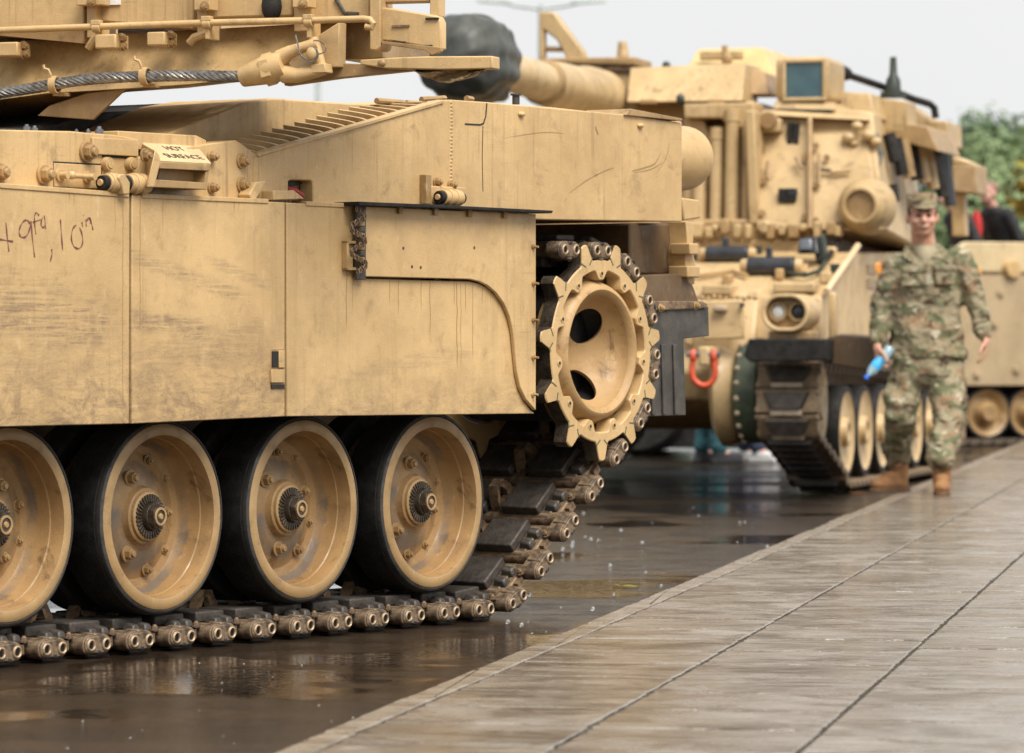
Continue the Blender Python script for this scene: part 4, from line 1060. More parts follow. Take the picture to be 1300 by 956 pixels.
for (px, py) in [(905,304),(1000,310),(962,322),(1060,345),(880,330),(1020,345)]:
    a = on_glacis(px, py); b = MB(); b.cyl(a, a+Vector((0,0,.05)), .03, n=10); b.build('lifting_eye', random.choice([TF, M['dkgreen'], M['tan_dirty']]), how)
# edge rail up the right of the glacis
a, c = H.px_(1049,370,.46), H.px_(1089,312,1.5)
b = MB(); b.cyl(a, c, .022, n=10); b.build('edge_rail', tan_paint('tan_worn_edge', (.72,.58,.38), (.62,.46,.27)), how)
# front plate details
cl = wrap('headlight_cluster', how)
def fring(px, py, rx, x, y_dep, w_, mat, name, par, squash=1.0):
    y, z = H.hx(px, py, x); b = MB()
    rr = [[], [], [], []]
    for k in range(32):
        a = 2*PI*k/32; cc, ss = math.cos(a), math.sin(a)
        for j, (r, xx) in enumerate(((rx, 0), (rx, y_dep), (rx-w_, y_dep), (rx-w_, 0))): rr[j].append((x+xx, y+r*cc, z+r*ss*squash))
    b.loft(rr, closed=True); return b.build(name, mat, par, .006)
y, z = H.hx(1000.5, 397, .0)
b = MB()
def oval(hw, hh, x):
    return [(x, y + (hw-hh)*(1 if math.cos(a)>0 else -1) + hh*math.cos(a), z + hh*math.sin(a)) for a in [2*PI*(k+.5)/28 for k in range(28)]]
b.loft([oval(.150,.118,-.10), oval(.150,.118,.30), oval(.125,.094,.30), oval(.125,.094,-.10)], closed=True); b.build('guard_ring', TF, cl, .008)
b = MB(); b.loft([oval(.124,.093,-.02), oval(.124,.093,.0)]); b.build('housing', M['tan_dirty'], cl)
m = NT('headlight_glass'); hg_ = m.done((.62,.62,.58), .12, spec=.8); 
for px, mt in ((988.5, hg_), (1014, M['glossdark'])):
    yy, zz = H.hx(px, 396, -.03); b = MB(); b.lathe([(.058,-.03),(.058,-.06),(.047,-.06),(.047,-.035)], (.0,yy,zz), 'x', 28, 0, True); b.ell((-.032,yy,zz), (.02,.047,.047), 20, 8, 1)
    b.build('headlight', [M['tan_dirty'], mt], cl)
fbox(975, 420, 1028, 432, -.02, .3, 'headlight_bracket', M['tan_dirty'], cl)
fpoly([(950,430),(1050,430),(1050,458),(952,460),(944,452)], -.12, .22, 'rubber_fender', M['rubber'], how, .01)
fpoly([(1050,428),(1068,424),(1112,428),(1112,472),(1050,462)], .1, .5, 'mudguard', tan_paint('brown_mudguard', (.12,.075,.04), (.08,.05,.028)), how, .01)
fpoly([(865,372),(880,372),(880,440),(868,436)], .22, .06, 'side_frame', TF); fpoly([(888,382),(942,380),(944,430),(892,432)], .16, .05, 'nose_plate', TF)
fbox(905, 388, 922, 396, .11, .05, 'data_plate', plain('data_plate', (.42,.32,.22), (.36,.27,.19)))
fbox(938, 384, 944, 390, .11, .05, 'nose_bolt', M['dkgreen'])
fpoly([(1052,370),(1060,372),(1062,428),(1052,430)], .25, .1, 'corner_post', TF)
for py in (342, 360): 
    x, z = H.hy(1106, py, .015); b = MB(); b.box((x-.14, .012, z-.03), (x+.18, .019, z+.03)); b.build('painted_mark', plain('faded_mark', (.34,.25,.15), (.27,.20,.13)), how, 0)
for i in range(11):
    a = H.px_(884+i*7.5, 377+ (i%3), .2); b = MB(); b.ell(a + Vector((-.0,0,0)), (.018,.018,.018), 8, 6); b.build('nose_bolt', M['tan_dirty'], how)
for (pts, r, mt) in [([(872,350),(890,356),(930,350),(948,356)], .016, 'tan_dirty'), ([(1000,352),(1022,356),(1040,350),(1052,330)], .014, 'dkgreen'), ([(878,330),(884,322),(888,306)], .018, 'tan_dirty'), ([(1046,338),(1056,326),(1064,312)], .02, 'rubber')]:
    b = MB(); b.tube([on_glacis(*q)+Vector((-.0,0,.03)) for q in pts], r, 8); b.build('hose', M[mt], how)
for (x0,y0,x1,y1) in [(1042,350,1056,362),(868,336,880,346),(1008,336,1020,345),(985,348,996,356),(918,356,930,363),(1050,318,1062,330),(968,300,984,312),(906,322,914,330)]:
    a = on_glacis((x0+x1)/2, (y0+y1)/2); q = (x1-x0)/205/2; b = MB(); b.box((a.x-.05,a.y-q,a.z-.02),(a.x+.05,a.y+q,a.z+.055)); b.build('glacis_bracket', random.choice([TF, M['tan_dirty'], M['tan_dirty']]), how, .012)
# shackle
sk = wrap('tow_shackle', how)
def fpt(px, py, x): return H.px_(px, py, x)
pts = [fpt(px, py, -.06) for px, py in [(880,455),(878,470),(880,481),(887,488),(894,490),(901,488),(907,480),(908,470),(906,455)]]
b = MB(); b.tube(pts, .020, 12); b.build('bow', M['orange'], sk)
for px in (880, 906.5): b = MB(); b.ell(fpt(px, 452, -.06), (.03,.026,.045), 12, 8); b.build('eye', M['orange'], sk)
b = MB(); b.cyl(fpt(872,449.5,-.06), fpt(914,450,-.06), .02, n=12); b.build('pin', M['grey'], sk)
fpoly([(886,440),(900,440),(901,464),(887,464)], -.08, .3, 'tow_eye', TF)
# green final drive housing
y, z = H.hx(945, 516, .10); b = MB(); b.lathe([(.30,.0),(.31,.05),(.31,.3)], (0,0,0), 'y', 40)
xx, zz = .46, .68
yl = H.hx(929, 516, .16)[0]; yr = H.hx(966, 516, .16)[0]
b = MB(); b.lathe([(.06,yr-.0),(.30,yr),(.335,yr+.04),(.335,yl-.03),(.30,yl)], (xx,0,zz), 'y', 48); fd = b.build('final_drive', M['green'], how)
for k in range(10):
    a = PI + (-1.3 + k*.29); p = Vector((xx+.33*math.cos(a), yl-.035, zz+.33*math.sin(a))); b = MB(); b.ell(p, (.02,.02,.02), 8, 6); b.build('housing_bolt', plain('worn_bolt', (.5,.42,.3), (.4,.3,.2)) if k == 0 else bpy.data.materials['worn_bolt'], fd)
b = MB(); b.lathe([(.02,0),(.28,0),(.34,.05),(.36,.14),(.30,.18)], (xx+.05, yl-.02, zz), 'y', 40); b.build('final_drive_case', TF, how)
# tracks
def stadium_track():
    pts = []
    sp = (.38, .60, .30); id_ = (5.55, .50, .27)
    def arc(c, r, a0, a1, n): return [(c[0]+r*math.cos(a0+(a1-a0)*k/n), c[1]+r*math.sin(a0+(a1-a0)*k/n)) for k in range(n+1)]
    gr = .065
    pts += arc(sp, sp[2], PI*.5, PI*1.22, 14)
    pts += [(.98, gr+.10)] + arc((1.22, gr+.33), .33, PI*1.33, PI*1.5, 5)
    pts += [(4.9, gr)] + arc((5.55,.5), .27, -PI*.33, PI*.5, 10)
    pts += [(2.9, .84)]
    return pts
tpts = stadium_track()
tc = [0]
loop = tpts + [tpts[0]]
for i in range(1, len(loop)): tc.append(tc[-1] + math.dist(loop[i], loop[i-1]))
NTS = int(tc[-1]/.152); 
def tat(s):
    s %= tc[-1]
    for i in range(1, len(loop)):
        if s <= tc[i]:
            t = (s-tc[i-1])/(tc[i]-tc[i-1]+1e-9); return Vector((loop[i-1][0]*(1-t)+loop[i][0]*t, 0, loop[i-1][1]*(1-t)+loop[i][1]*t))
b = MB()
b.box((-.066,-.19,-.025),(.066,.19,.02),0)
b.loft([[(-.055,-.135,-.058),(-.055,.135,-.058),(.045,.085,-.058),(.045,-.085,-.058)], [(-.06,-.15,-.025),(-.06,.15,-.025),(.055,.10,-.025),(.055,-.10,-.025)]], 1)
for sx in (-1,1):
    b.cyl((sx*.055,-.20,0),(sx*.055,.20,0),.022,n=8,mi=0)
b.loft([[(-.03,-.02,.02),(.03,-.02,.02),(.02,-.01,.10),(-.02,-.01,.10)],[(-.03,.02,.02),(.03,.02,.02),(.02,.01,.10),(-.02,.01,.10)]],0)
b.box((.05,-.10,-.035),(.085,.10,-.02),2)
hsm = b.mesh('track_shoe', [M['hshoe'] if 'hshoe' in M else plain('howitzer_track', (.26,.18,.105), (.13,.09,.054), (.35,.65), 20), M['track_pad'], plain('worn_track_steel', (.42,.34,.25), (.3,.23,.16), (.3,.5), 20)])
b = MB()
for k in range(NTS):
    pass
def lay_track(yc, nlim):
    for k in range(NTS):
        s = k*tc[-1]/NTS; p = tat(s); t = (tat(s+.04)-tat(s-.04)).normalized()
        o = bpy.data.objects.new('track_shoe', hsm); COL.objects.link(o); o.parent = how
        o.matrix_local = Matrix.Translation((p.x, yc, p.z)) @ Matrix.Rotation(-math.atan2(t.z, t.x), 4, 'Y')
lay_track(.165, 0)
# the far track reads only as a dark gap under the belly: one band
def band(yc, name):
    b = MB(); n = len(tpts)
    b.loft([[(x, yc-.19, z), (x, yc+.19, z)] for x, z in tpts], caps=False, closed=True)
    o = b.build(name, M['track_pad'], how); s_ = o.modifiers.new('shell', 'SOLIDIFY'); s_.thickness = .06; s_.offset = 0; return o
band(WID-.28, 'far_track')
# road wheels
def hwheel(x, yc, z, r, name='road_wheel'):
    b = MB(); b.lathe([(r*.62,-.05),(r*.80,-.06),(r*.86,-.075),(r*.86,.07),(r*.8,.06),(r*.4,.03),(.02,.03),(.02,-.05),(.06,-.09),(.09,-.09),(.10,-.05),(.16,-.01),(r*.55,-.005)], n=40)
    o = b.build(name, TF, how, loc=(x, yc, z), ang=30)
    t = MB(); t.lathe([(r*.86,-.075),(r*.98,-.075),(r,-.06),(r,.06),(r*.98,.075),(r*.86,.075)], n=40, close=True); t.build('tyre', M['rubber'], o)
    return o
hwx = [1.28, 1.93, 2.58, 3.23, 3.88, 4.53, 5.0]
h0 = hwheel(hwx[0], .09, .40, .305)
for x in hwx[1:]:
    c = copy_tree(h0, how); c.location = (x, .09, .40)
for x in hwx:
    c = copy_tree(h0, how); c.location = (x, WID-.16, .40); c.rotation_euler = (0,0,PI)
b = MB(); b.lathe([(.02,-.06),(.10,-.06),(.12,-.02),(.20,.0),(.25,-.03),(.275,-.03),(.275,.03),(.02,.03)], n=40); b.build('drive_sprocket', TF, how, loc=(.38,.05,.60))
c = MB(); c.prism([(1.0,.46),(5.6,.52),(5.6,.9),(.8,.9)], .40, .46); c.build('lower_hull_side', M['tan_dirty'], how)
# turret
htur = bpy.data.objects.new('turret', None); COL.objects.link(htur); htur.parent = how
def tslant(pts, name, mat=None, dep=.06, bevel=.01): return slant(pts, name, mat or TF, htur, dep, bevel)
# main body: a solid behind the facings
p_ = lambda px, py, x: H.px_(px, py, x)
xb_, xt_ = 1.72, 2.12
front = [(958,292,xb_),(1125,292,xb_),(1108,142,xt_),(1052,136,xt_+.05),(962,142,xt_)]
Fp = [p_(*q) for q in front]
xe = 5.15
def back(p, x, dz=0): return Vector((x, p.y, p.z+dz))
sideR = .12
Bk = [Vector((xe, Fp[0].y, 1.62)), Vector((xe, sideR, 1.62)), Vector((xe, .34, 2.62)), Vector((xe, .6, 2.66)), Vector((xe, Fp[4].y, 2.64))]
b = MB(); b.loft([Fp, Bk]); b.build('turret_body', TF, htur, .02)
Lb = [p_(*q) for q in [(700,292,2.0),(958,292,1.9),(958,128,2.2),(800,128,2.3),(700,150,2.4)]]
b = MB(); b.loft([Lb, [Vector((5.0, p.y, p.z)) for p in Lb]]); b.build('turret_body', TF, htur, .02)
b = MB(); b.box((1.72,.34,1.50),(5.4,WID-.34,1.80)); b.build('turret_ring', M['tan_dirty'], htur, .02)
# facings
tslant([(1030,292,xb_-.05),(1031,170,2.02),(1100,166,2.05),(1120,292,xb_-.05)], 'cheek_plate')
tslant([(960,292,xb_-.03),(963,152,2.06),(1027,148,2.08),(1026,292,xb_-.03)], 'front_plate')
tslant([(965,146,2.0),(968,139,2.04),(1100,147,2.04),(1102,153,2.0)], 'brow', dep=.2)
for q in [(999,155,1006,185,2.0),(1007,156,1013.5,184,2.0),(988,239,1010,256,1.78)]:
    x = q[4]-.02; fbox(q[0], q[1], q[2], q[3], x, .05, 'vision_slit', M['rubber'], htur, .002)
fbox(1000, 241, 1012, 248, 1.755, .03, 'vision_slit', M['glossdark'], htur, .002)
fbox(961, 150, 990, 168, 1.92, .2, 'lamp_bracket', TF, htur); y, z = H.hx(976,153,1.9); b = MB(); b.cyl((1.86,y,z),(1.96,y,z),.055,n=18); b.build('lamp', M['tan_dirty'], htur)
y, z = H.hx(1094, 261, 1.6); b = MB(); b.lathe([(.19,.25),(.18,.10),(.15,-.02),(.115,-.07),(.10,-.07),(.095,-.03)], (1.6,y,z), 'x', 36); b.build('sight_port', TF, htur)
b = MB(); b.cyl((1.565,y,z),(1.58,y,z),.094,n=28); b.build('port_glass', M['tan_dirty'], htur)
for (a0,b0,a1,b1) in [(1038,214,1056,217),(1054,219,1080,216)]:
    b = MB(); b.cyl(p_(a0,b0,1.84), p_(a1,b1,1.85), .016, .012, 8); b.build('grab_handle', TF if a0 > 1050 else M['pin'], htur)
for (px, py, r) in [(1078,175,.05),(1088,160,.04),(1103,172,.05),(1112,180,.04),(1084,182,.03)]:
    b = MB(); b.ell(p_(px,py,1.98), (r,r,r*.8), 10, 7); b.build('lifting_lug', TF, htur)
for (px, py) in [(968,190),(968,230),(968,270),(1022,200),(1022,275),(1036,185),(1036,235),(1036,280),(1112,282),(1070,284),(1050,200)]:
    p = p_(px, py, 2.06-(py-150)/142*.36-.03); b = MB(); b.cyl(p, p+Vector((-.02,0,0)), .022, n=8); b.build('plate_bolt', M['tan_dirty'], htur)
for (a0,b0,a1,b1,r) in [(1028,150,1028,290,.018),(1040,196,1040,236,.012),(975,205,975,228,.014),(1010,200,1018,214,.012)]:
    b = MB(); b.cyl(p_(a0,b0,2.04-(b0-150)/142*.36-.04), p_(a1,b1,2.04-(b1-150)/142*.36-.04), r, n=8); b.build('weld_ridge', M['tan_dirty'], htur)
b = MB(); b.tube([p_(1112,170,2.1),p_(1118,196,2.05),p_(1112,224,2.0),p_(1122,250,1.95),p_(1118,276,1.85)], .018, 8); b.build('cable', M['dkgreen'], htur)
# left of the front: gun cradle, recuperators
for (px, wd, y0, y1, x) in [(905,9,165,285,1.75),(924,9,142,285,1.70),(943,7,160,285,1.74),(884,10,190,285,1.8)]:
    y, za = H.hx(px, y1, x); _, zb2 = H.hx(px, y0, x); b = MB(); b.cyl((x+.1,y,za),(x+.14,y,zb2), wd/200, n=18); b.cyl((x+.138,y,zb2-.06),(x+.145,y,zb2+.02), wd/200*1.15, n=18); b.build('recoil_cylinder', TF, htur)
fpoly([(868,132),(958,130),(956,165),(925,160),(915,150),(868,150)], 1.85, .3, 'cradle_cover', TF, htur)
fpoly([(868,150),(893,152),(905,180),(898,285),(868,285)], 1.95, .3, 'cradle_side', TF, htur)
fpoly([(946,140),(958,140),(962,285),(950,285)], 1.7, .3, 'cradle_side', TF, htur)
tslant([(795,130,2.05),(800,86,2.28),(946,80,2.28),(942,128,2.05)], 'roof_plate', None, .5)
for px in (822, 908): b = MB(); b.box(tuple(p_(px-10,132,2.0)-Vector((0,.0,0))), tuple(p_(px+10,126,2.0)+Vector((.1,0,0)))) ; b.build('roof_hinge', M['tan_dirty'], htur, .005)
b = MB(); b.ell(p_(864,126,1.98), (.03,.03,.04), 10, 7); b.build('roof_knob', M['dkgreen'], htur); b = MB(); b.ell(p_(846,83,2.3), (.02,.03,.03), 10, 7); b.build('roof_knob', M['dkgreen'], htur)
tslant([(872,86,2.9),(886,62,3.1),(968,60,3.1),(986,98,2.9)], 'cupola', tan_paint('tan_cupola', (.62,.46,.22), (.54,.38,.16)), .9)
b = MB(); b.box(tuple(p_(888,76,2.88)), tuple(p_(942,64,2.88)+Vector((.06,0,0)))); b.build('cupola_window', TF, htur, .01)
b = MB(); b.cyl(p_(921,78,2.8), p_(920,58,2.8), .025, .02, 10); b.ell(p_(923,75,2.78),(.03,.04,.05),10,7); b.build('periscope_mount', M['tan_dirty'], htur)
for (a0,b0,a1,b1) in [(946,86,976,122),(955,95,984,118)]:
    pass
tslant([(946,120,2.4),(948,84,2.5),(970,92,2.5),(976,120,2.4)], 'hatch_block', M['tan_dirty'], .4)
# panoramic sight
y0s, z0s = H.hx(984,130,2.15); y1s, z1s = H.hx(1052,71,2.15)
b = MB(); b.box((2.15, y1s, z0s), (2.75, y0s, z1s)); ps = b.build('panoramic_sight', TF, htur, .04)
m = NT('sight_glass'); gl = m.done(m.mix(m.rmp(m.noise(6), .3, .7), (.025,.07,.09), (.045,.10,.115)), .10, spec=.8)
y0g, z0g = H.hx(997,125,2.13); y1g, z1g = H.hx(1045,78,2.13); b = MB(); b.box((2.135, y1g, z0g), (2.16, y0g, z1g)); b.build('sight_glass', gl, ps, .004)
fr_ = MB()
for q in [((y1g-.02, z0g-.02),(y0g+.02, z0g+.005)), ((y1g-.02, z1g-.005),(y0g+.02, z1g+.02)), ((y1g-.02, z0g),(y1g+.004, z1g)), ((y0g-.004, z0g),(y0g+.02, z1g))]: fr_.box((2.115, q[0][0], q[0][1]), (2.15, q[1][0], q[1][1]))
fr_.build('sight_frame', TF, ps, .006)
tslant([(982,140,2.1),(984,128,2.14),(1058,130,2.14),(1060,140,2.1)], 'sight_base', None, .5)
b = MB(); b.cyl(p_(985,140,2.08), p_(1055,141.5,2.08), .012, n=8); b.build('sight_shadow_strip', M['rubber'], htur)
# roof boxes on the right
tslant([(1056,150,2.6),(1057,116,2.65),(1104,118,2.65),(1112,150,2.6)], 'roof_box', None, .6)
b = MB(); b.box(tuple(p_(1058,140,2.55)), tuple(p_(1066,128,2.55)+Vector((.05,0,0)))); b.build('box_latch', M['pin'], htur)
tslant([(1110,166,3.0),(1110,124,3.0),(1150,128,3.0),(1152,168,3.0)], 'roof_box', None, .4)
tslant([(1174,184,4.2),(1174,152,4.2),(1203,154,4.2),(1205,185,4.2)], 'roof_box', None, .6)
tslant([(1100,168,3.0),(1104,150,3.0),(1178,160,3.0),(1190,192,3.0)], 'side_rail_box', M['tan_dirty'], 1.0)
tslant([(1150,140,3.6),(1152,132,3.6),(1178,150,4.2),(1174,170,4.2)], 'roof_box', None, .5)
# antenna mount, cleaning staff with brush
an = wrap('antenna', htur); b = MB(); p = p_(1134,124,3.1); b.cyl(p, p+Vector((0,0,.04)), .09, n=16); b.rings([p+Vector((0,0,.04)), p+Vector((0,0,.12)), p+Vector((0,0,.16)), p+Vector((0,0,.28))], [.055,.05,.028,.022], 14); b.build('antenna_base', M['dkgreen'], an)
mg = wrap('machine_gun', htur); b = MB(); b.rings([p_(1062,90,2.9), p_(1066,90,2.9), p_(1076,95,2.95), p_(1082,97,2.97)], [.03,.052,.045,.02], 14); b.build('flash_hider', M['rubber'], mg)
b = MB(); b.tube([p_(1080,96.5,2.97), p_(1120,110,3.2), p_(1160,126,3.45), p_(1180,132,3.6), p_(1186,137,3.62), p_(1188,150,3.62)], .026, 10); b.build('barrel', M['rubber'], mg)
# stowage rack along the right wall
for i, (px, py0, py1, x, mt) in enumerate([(1128,170,205,2.6,'rubber'),(1137,176,222,2.8,'rubber'),(1146,178,225,3.0,'tan_dirty'),(1156,180,228,3.2,'rubber'),(1165,183,232,3.5,'tan_far'),(1176,186,240,3.8,'tan_far'),(1188,190,250,4.3,'rubber'),(1198,195,262,4.7,'glossdark')]):
    a, c = p_(px, py0, x), p_(px+9, py1, x); b = MB(); b.rings([a, c], [.045, .045], 8); b.build('stowed_pole', M[mt] if mt in M else TF, htur)
for (px, py) in [(1114,238),(1137,244)]:
    b = MB(); a = p_(px, py+12, 2.2); c = p_(px-3, py-10, 2.2); b.cyl(a, c, .03, n=8); b.build('side_slit', M['rubber'], htur)
tslant([(1208,300,5.2),(1208,245,5.2),(1224,245,5.2),(1226,300,5.2)], 'rear_post', None, .15)
fpoly([(1209,208),(1240,209),(1240,246),(1209,244)], 5.1, .5, 'rear_stowage_box', plain('brown_box', (.40,.28,.15), (.33,.22,.11)), htur)
fpoly([(1209,208),(1209,198),(1215,199),(1238,209)], 5.1, .4, 'rear_stowage_box', TF, htur)
# gun barrel
pa, pb = H.at(728,116,28.2), H.at(600,78,25.2)
d = (pb-pa); gb = wrap('gun', htur); b = MB()
b.rings([pa - d*.12, pa, pa+d*.15, pa+d*.26, pa+d*.29, pa+d*.32, pa+d*.5, pa+d*1.0], [.17,.168,.162,.150,.143,.125,.122,.115], 32)
b.build('barrel', TF, gb)
b = MB(); b.rings([pa+d*.30, pa+d*.315, pa+d*.33, pa+d*.345], [.135,.15,.15,.13], 32); b.build('collar', M['tan_dirty'], gb)
b = MB(); b.rings([pa-d*.3, pa-d*.12, pa-d*.04], [.20,.195,.17], 28); b.build('mantlet', TF, gb)
# raised travel bracket and housing on the left roof
br = wrap('travel_bracket', htur)
fpoly([(685,15),(703,15),(741,66),(744,78),(722,80),(706,50),(690,38),(685,38)], 2.5, .10, 'arm', TF, br)
fpoly([(684,15),(690,15),(690,75),(684,75)], 2.5, .10, 'upright', TF, br)
fpoly([(688,58),(724,60),(728,66),(688,65)], 2.52, .06, 'crosspiece', M['tan_dirty'], br)
fpoly([(690,74),(806,72),(806,83),(690,80)], 2.45, .5, 'side_roof', M['tan_dirty'], htur); fpoly([(700,80),(805,83),(805,92),(700,88)], 2.47, .4, 'side_gap', M['pin'], htur)
fpoly([(700,88),(803,92),(800,140),(700,140)], 2.5, .6, 'side_housing', TF, htur)
b = MB(); b.cyl(p_(791,72,2.6), p_(790,53,2.6), .045, .03, 10); b.build('roof_fitting', TF, htur); 
for (px, py) in [(742,122),(787,121)]: b = MB(); b.ell(p_(px,py,2.4), (.04,.05,.05), 10, 7); b.build('side_bolt', M['dkgreen'], htur)

# cover tied over the muzzle
mc = bpy.data.objects.new('muzzle_cover', None); COL.objects.link(mc)
Hm = Matrix.Translation((H.o[0], H.o[1], 0)) @ Matrix.Rotation(R(90-H.a), 4, 'Z')
wpa, wpb = Hm @ pa, Hm @ pb
mc.location = wpb
tag(mc, 'dark grey green tarpaulin bag tied over the howitzer gun muzzle', 'cover')
dw = (wpb-wpa).normalized()
pr = [(-.42,.13),(-.36,.16),(-.30,.235),(-.15,.268),(.1,.275),(.30,.262),(.42,.235),(.50,.17),(.54,.08)]
b = MB(); e1 = dw.cross(Vector((0,0,1))).normalized(); e2 = e1.cross(dw)
rr = []
for i, (h_, r_) in enumerate(pr):
    ring = []
    for k in range(40):
        a = 2*PI*k/40; q = r_*(1 + .03*math.sin(3*a+i*.5) + .02*math.sin(5*a-i*.9) + (.07 if i < 4 else .035)*math.sin(11*a+i*.25)); ring.append(dw*h_ + (e1*math.cos(a)+e2*math.sin(a))*q)
    rr.append(ring)
b.loft(rr); o = b.build('bag', M['tarp'], mc, ang=180); ss = o.modifiers.new('sub', 'SUBSURF'); ss.levels = 1; ss.render_levels = 2
tx = bpy.data.textures.new('folds', 'CLOUDS'); tx.noise_scale = .13; tx.noise_depth = 1
dm = o.modifiers.new('folds', 'DISPLACE'); dm.texture = tx; dm.strength = .045; dm.mid_level = .5
b = MB(); ring = [dw*-.37 + (e1*math.cos(2*PI*k/24)+e2*math.sin(2*PI*k/24))*.165 for k in range(25)]; b.tube(ring, .012, 6); b.build('tie_cord', M['rubber_grey'], mc)

# ------------------------------------------------------------------ the carrier at the far right
V = Frame((1253-650)/F*40, 40.0, 66.0)
car = V.root('armoured_carrier'); tag(car, 'sand coloured tracked carrier behind the soldier at the right edge, two road wheels showing', 'armoured carrier', 'tracked army vehicles')
def vp(l, y): return [V.hy(a, c, y) for a, c in l]
x0 = V.hy(1165, 420, 0)[0]; x1 = x0 + 5.6
zb = V.hy(1253, 490, 0)[1]; zm = V.hy(1253, 345, 0)[1]; zt_ = V.hy(1253, 307, 0)[1]
b = MB(); b.prism([(x0, zb), (x1, zb), (x1, zm), (x0, zm)], 0, .08); b.build('side_armour', TF2, car, .01)
b = MB(); b.prism([(x0+.1, zm), (x1-.1, zm), (x1-.15, zt_), (x0+.55, zt_)], .03, .14); sl = b.build('upper_side', tan_paint('tan_pale', (.58,.46,.27), (.50,.38,.21), scale=.6), car, .01)
b = MB(); b.box((x0+.1, .0, zm-.03), (x1, .03, zm+.0)); b.build('side_seam', M['pin'], car)
b = MB(); b.box((x0, .6, .45), (x1, 2.5, .95)); b.box((x0, 2.4, .95), (x1, 2.5, 1.75)); b.box((x0, .14, .95), (x0+.1, 2.4, 1.72)); b.box((x1-.1, .14, .95), (x1, 2.4, 1.72)); b.build('hull', TF2, car, .02)
b = MB(); b.box((x0+.1, .14, .951), (x1-.1, 2.39, .985)); b.build('inner_floor', M['tan_dirty'], car)
p = V.py_(1284, 342, .0); b = MB(); b.lathe([(.02,-.06),(.075,-.06),(.09,-.02),(.09,.06)], tuple(p), 'y', 24); b.build('side_port', M['tan'], car)
for px, py in [(1262,412),(1222,380),(1240,476),(1290,470),(1215,470),(1270,372)]:
    p = V.py_(px, py, 0); b = MB(); b.hexbolt(p, .035, .03); b.build('side_bolt', TF2, car)
zc = V.hy(1253, 524, .1)[1]; rw = .25
cx0 = V.hy(1253, 527, .1)[0]
def vwheel(x):
    b = MB(); b.lathe([(.02,-.04),(.07,-.05),(.09,-.02),(.12,.04),(rw*.6,.05),(rw*.76,.0),(rw*.88,-.02),(rw*.88,.1),(.02,.1)], n=40); o = b.build('road_wheel', M['tan_dirty'], car, loc=(x,.10,zc), ang=30)
    t = MB(); t.lathe([(rw*.88,-.02),(rw*.98,-.02),(rw,0),(rw,.12),(rw*.88,.12)], n=40, close=True); t.build('tyre', M['rubber'], o); return o
v0 = vwheel(cx0)
sp3 = V.hy(1307,527,.1)[0]-cx0
for k in (-1, 1, 2, 3): c = copy_tree(v0, car); c.location = (cx0+sp3*k, .10, zc)
b = MB()
for k in range(46):
    x = x0 - .1 + k*.13
    if x > x1: break
    b = MB() if k == 0 else b
vs = MB(); vs.box((-.058,0,-.03),(.058,.38,.02)); vs.box((-.05,.02,-.05),(.05,.36,-.03)); vm = vs.mesh('track_shoe', M['track'])
for k in range(44):
    x = x0 + k*.13
    if x > x1 - .05: break
    o = bpy.data.objects.new('track_shoe', vm); COL.objects.link(o); o.parent = car; o.location = (x, .06, .052)
b = MB(); b.box((x0+.1,.52,.05),(x1,.58,.9)); b.build('track_recess', M['dark'], car)

# ------------------------------------------------------------------ a truck parked behind the howitzer
K = Frame((905-650)/F*36.5, 36.5, 97.0)
trk = K.root('parked_truck'); tag(trk, 'dark green truck parked behind the howitzer, only a black tyre and the underside showing', 'truck', 'tracked army vehicles' if False else None)
kx = lambda px: K.hy(px, 560, 0)[0]
b = MB(); b.box((kx(1010), .05, .95), (kx(640), 2.3, 2.35)); b.build('cargo_body', M['dkgreen'], trk, .03)
b = MB(); b.box((kx(700), .25, .24), (kx(1000), 2.1, .949)) if kx(700) < kx(1000) else b.box((kx(1000), .25, .24), (kx(700), 2.1, .949)); b.build('chassis', M['rubber'], trk, .02)  # black and hung low to darken the view under the howitzer
b = MB(); b.box((min(kx(832),kx(1010)), .10, .07), (max(kx(832),kx(1010)), .24, .95)); b.build('underside_shade', M['rubber'], trk, .01)  # black panel added to keep the gap under the howitzer dark
for px in (806, 690):
    for yy in (.0, 1.95):
        x = kx(px); o = MB(); o.lathe([(.22,.0),(.42,-.02),(.47,.03),(.48,.08),(.48,.26),(.45,.32),(.22,.32)], n=40, close=True); o = o.build('wheel', M['rubber'], trk, loc=(x, yy, .48))
        d_ = MB(); d_.lathe([(.02,.05),(.10,.05),(.12,.10),(.22,.03),(.225,.25),(.02,.25)], n=28); d_.build('rim', M['dkgreen'], o)
# ------------------------------------------------------------------ PEOPLE
def skin_mat(name, c1, c2): return plain(name, c1, c2, (.4,.6), 30, 0, .1)
def camo():
    m = NT('camouflage_cloth')
    v = m.mp((1, 1, 1.5))
    n1 = m.noise(8, v, det=5, rough=.6, dist=.6); n2 = m.noise(6.5, m.mp((1,1,1.6), loc=(4,2,7)), det=4, rough=.6, dist=.5); n3 = m.noise(10, m.mp((1,1,1.8), loc=(9,5,1)), det=4, dist=.6); n4 = m.noise(13, m.mp((1,1,1.8), loc=(2,8,3)), det=3, dist=.6)
    c = (.255,.215,.135)
    c = m.mix(m.rmp(n1, .50, .56), c, (.130,.135,.070))
    c = m.mix(m.rmp(n2, .55, .61), c, (.26,.175,.10))
    c = m.mix(m.rmp(n3, .585, .625), c, (.075,.048,.030))
    c = m.mix(m.rmp(n4, .615, .65), c, (.45,.39,.29))
    return m.done(c, .8, m.bump(m.noise(14, det=3), .5, .03), spec=.3)
M['camo'] = camo(); M['skin'] = skin_mat('skin', (.56,.31,.215), (.47,.235,.15)); M['hair'] = plain('dark_hair', (.022,.015,.011), (.035,.024,.017), (.5,.7), 40)
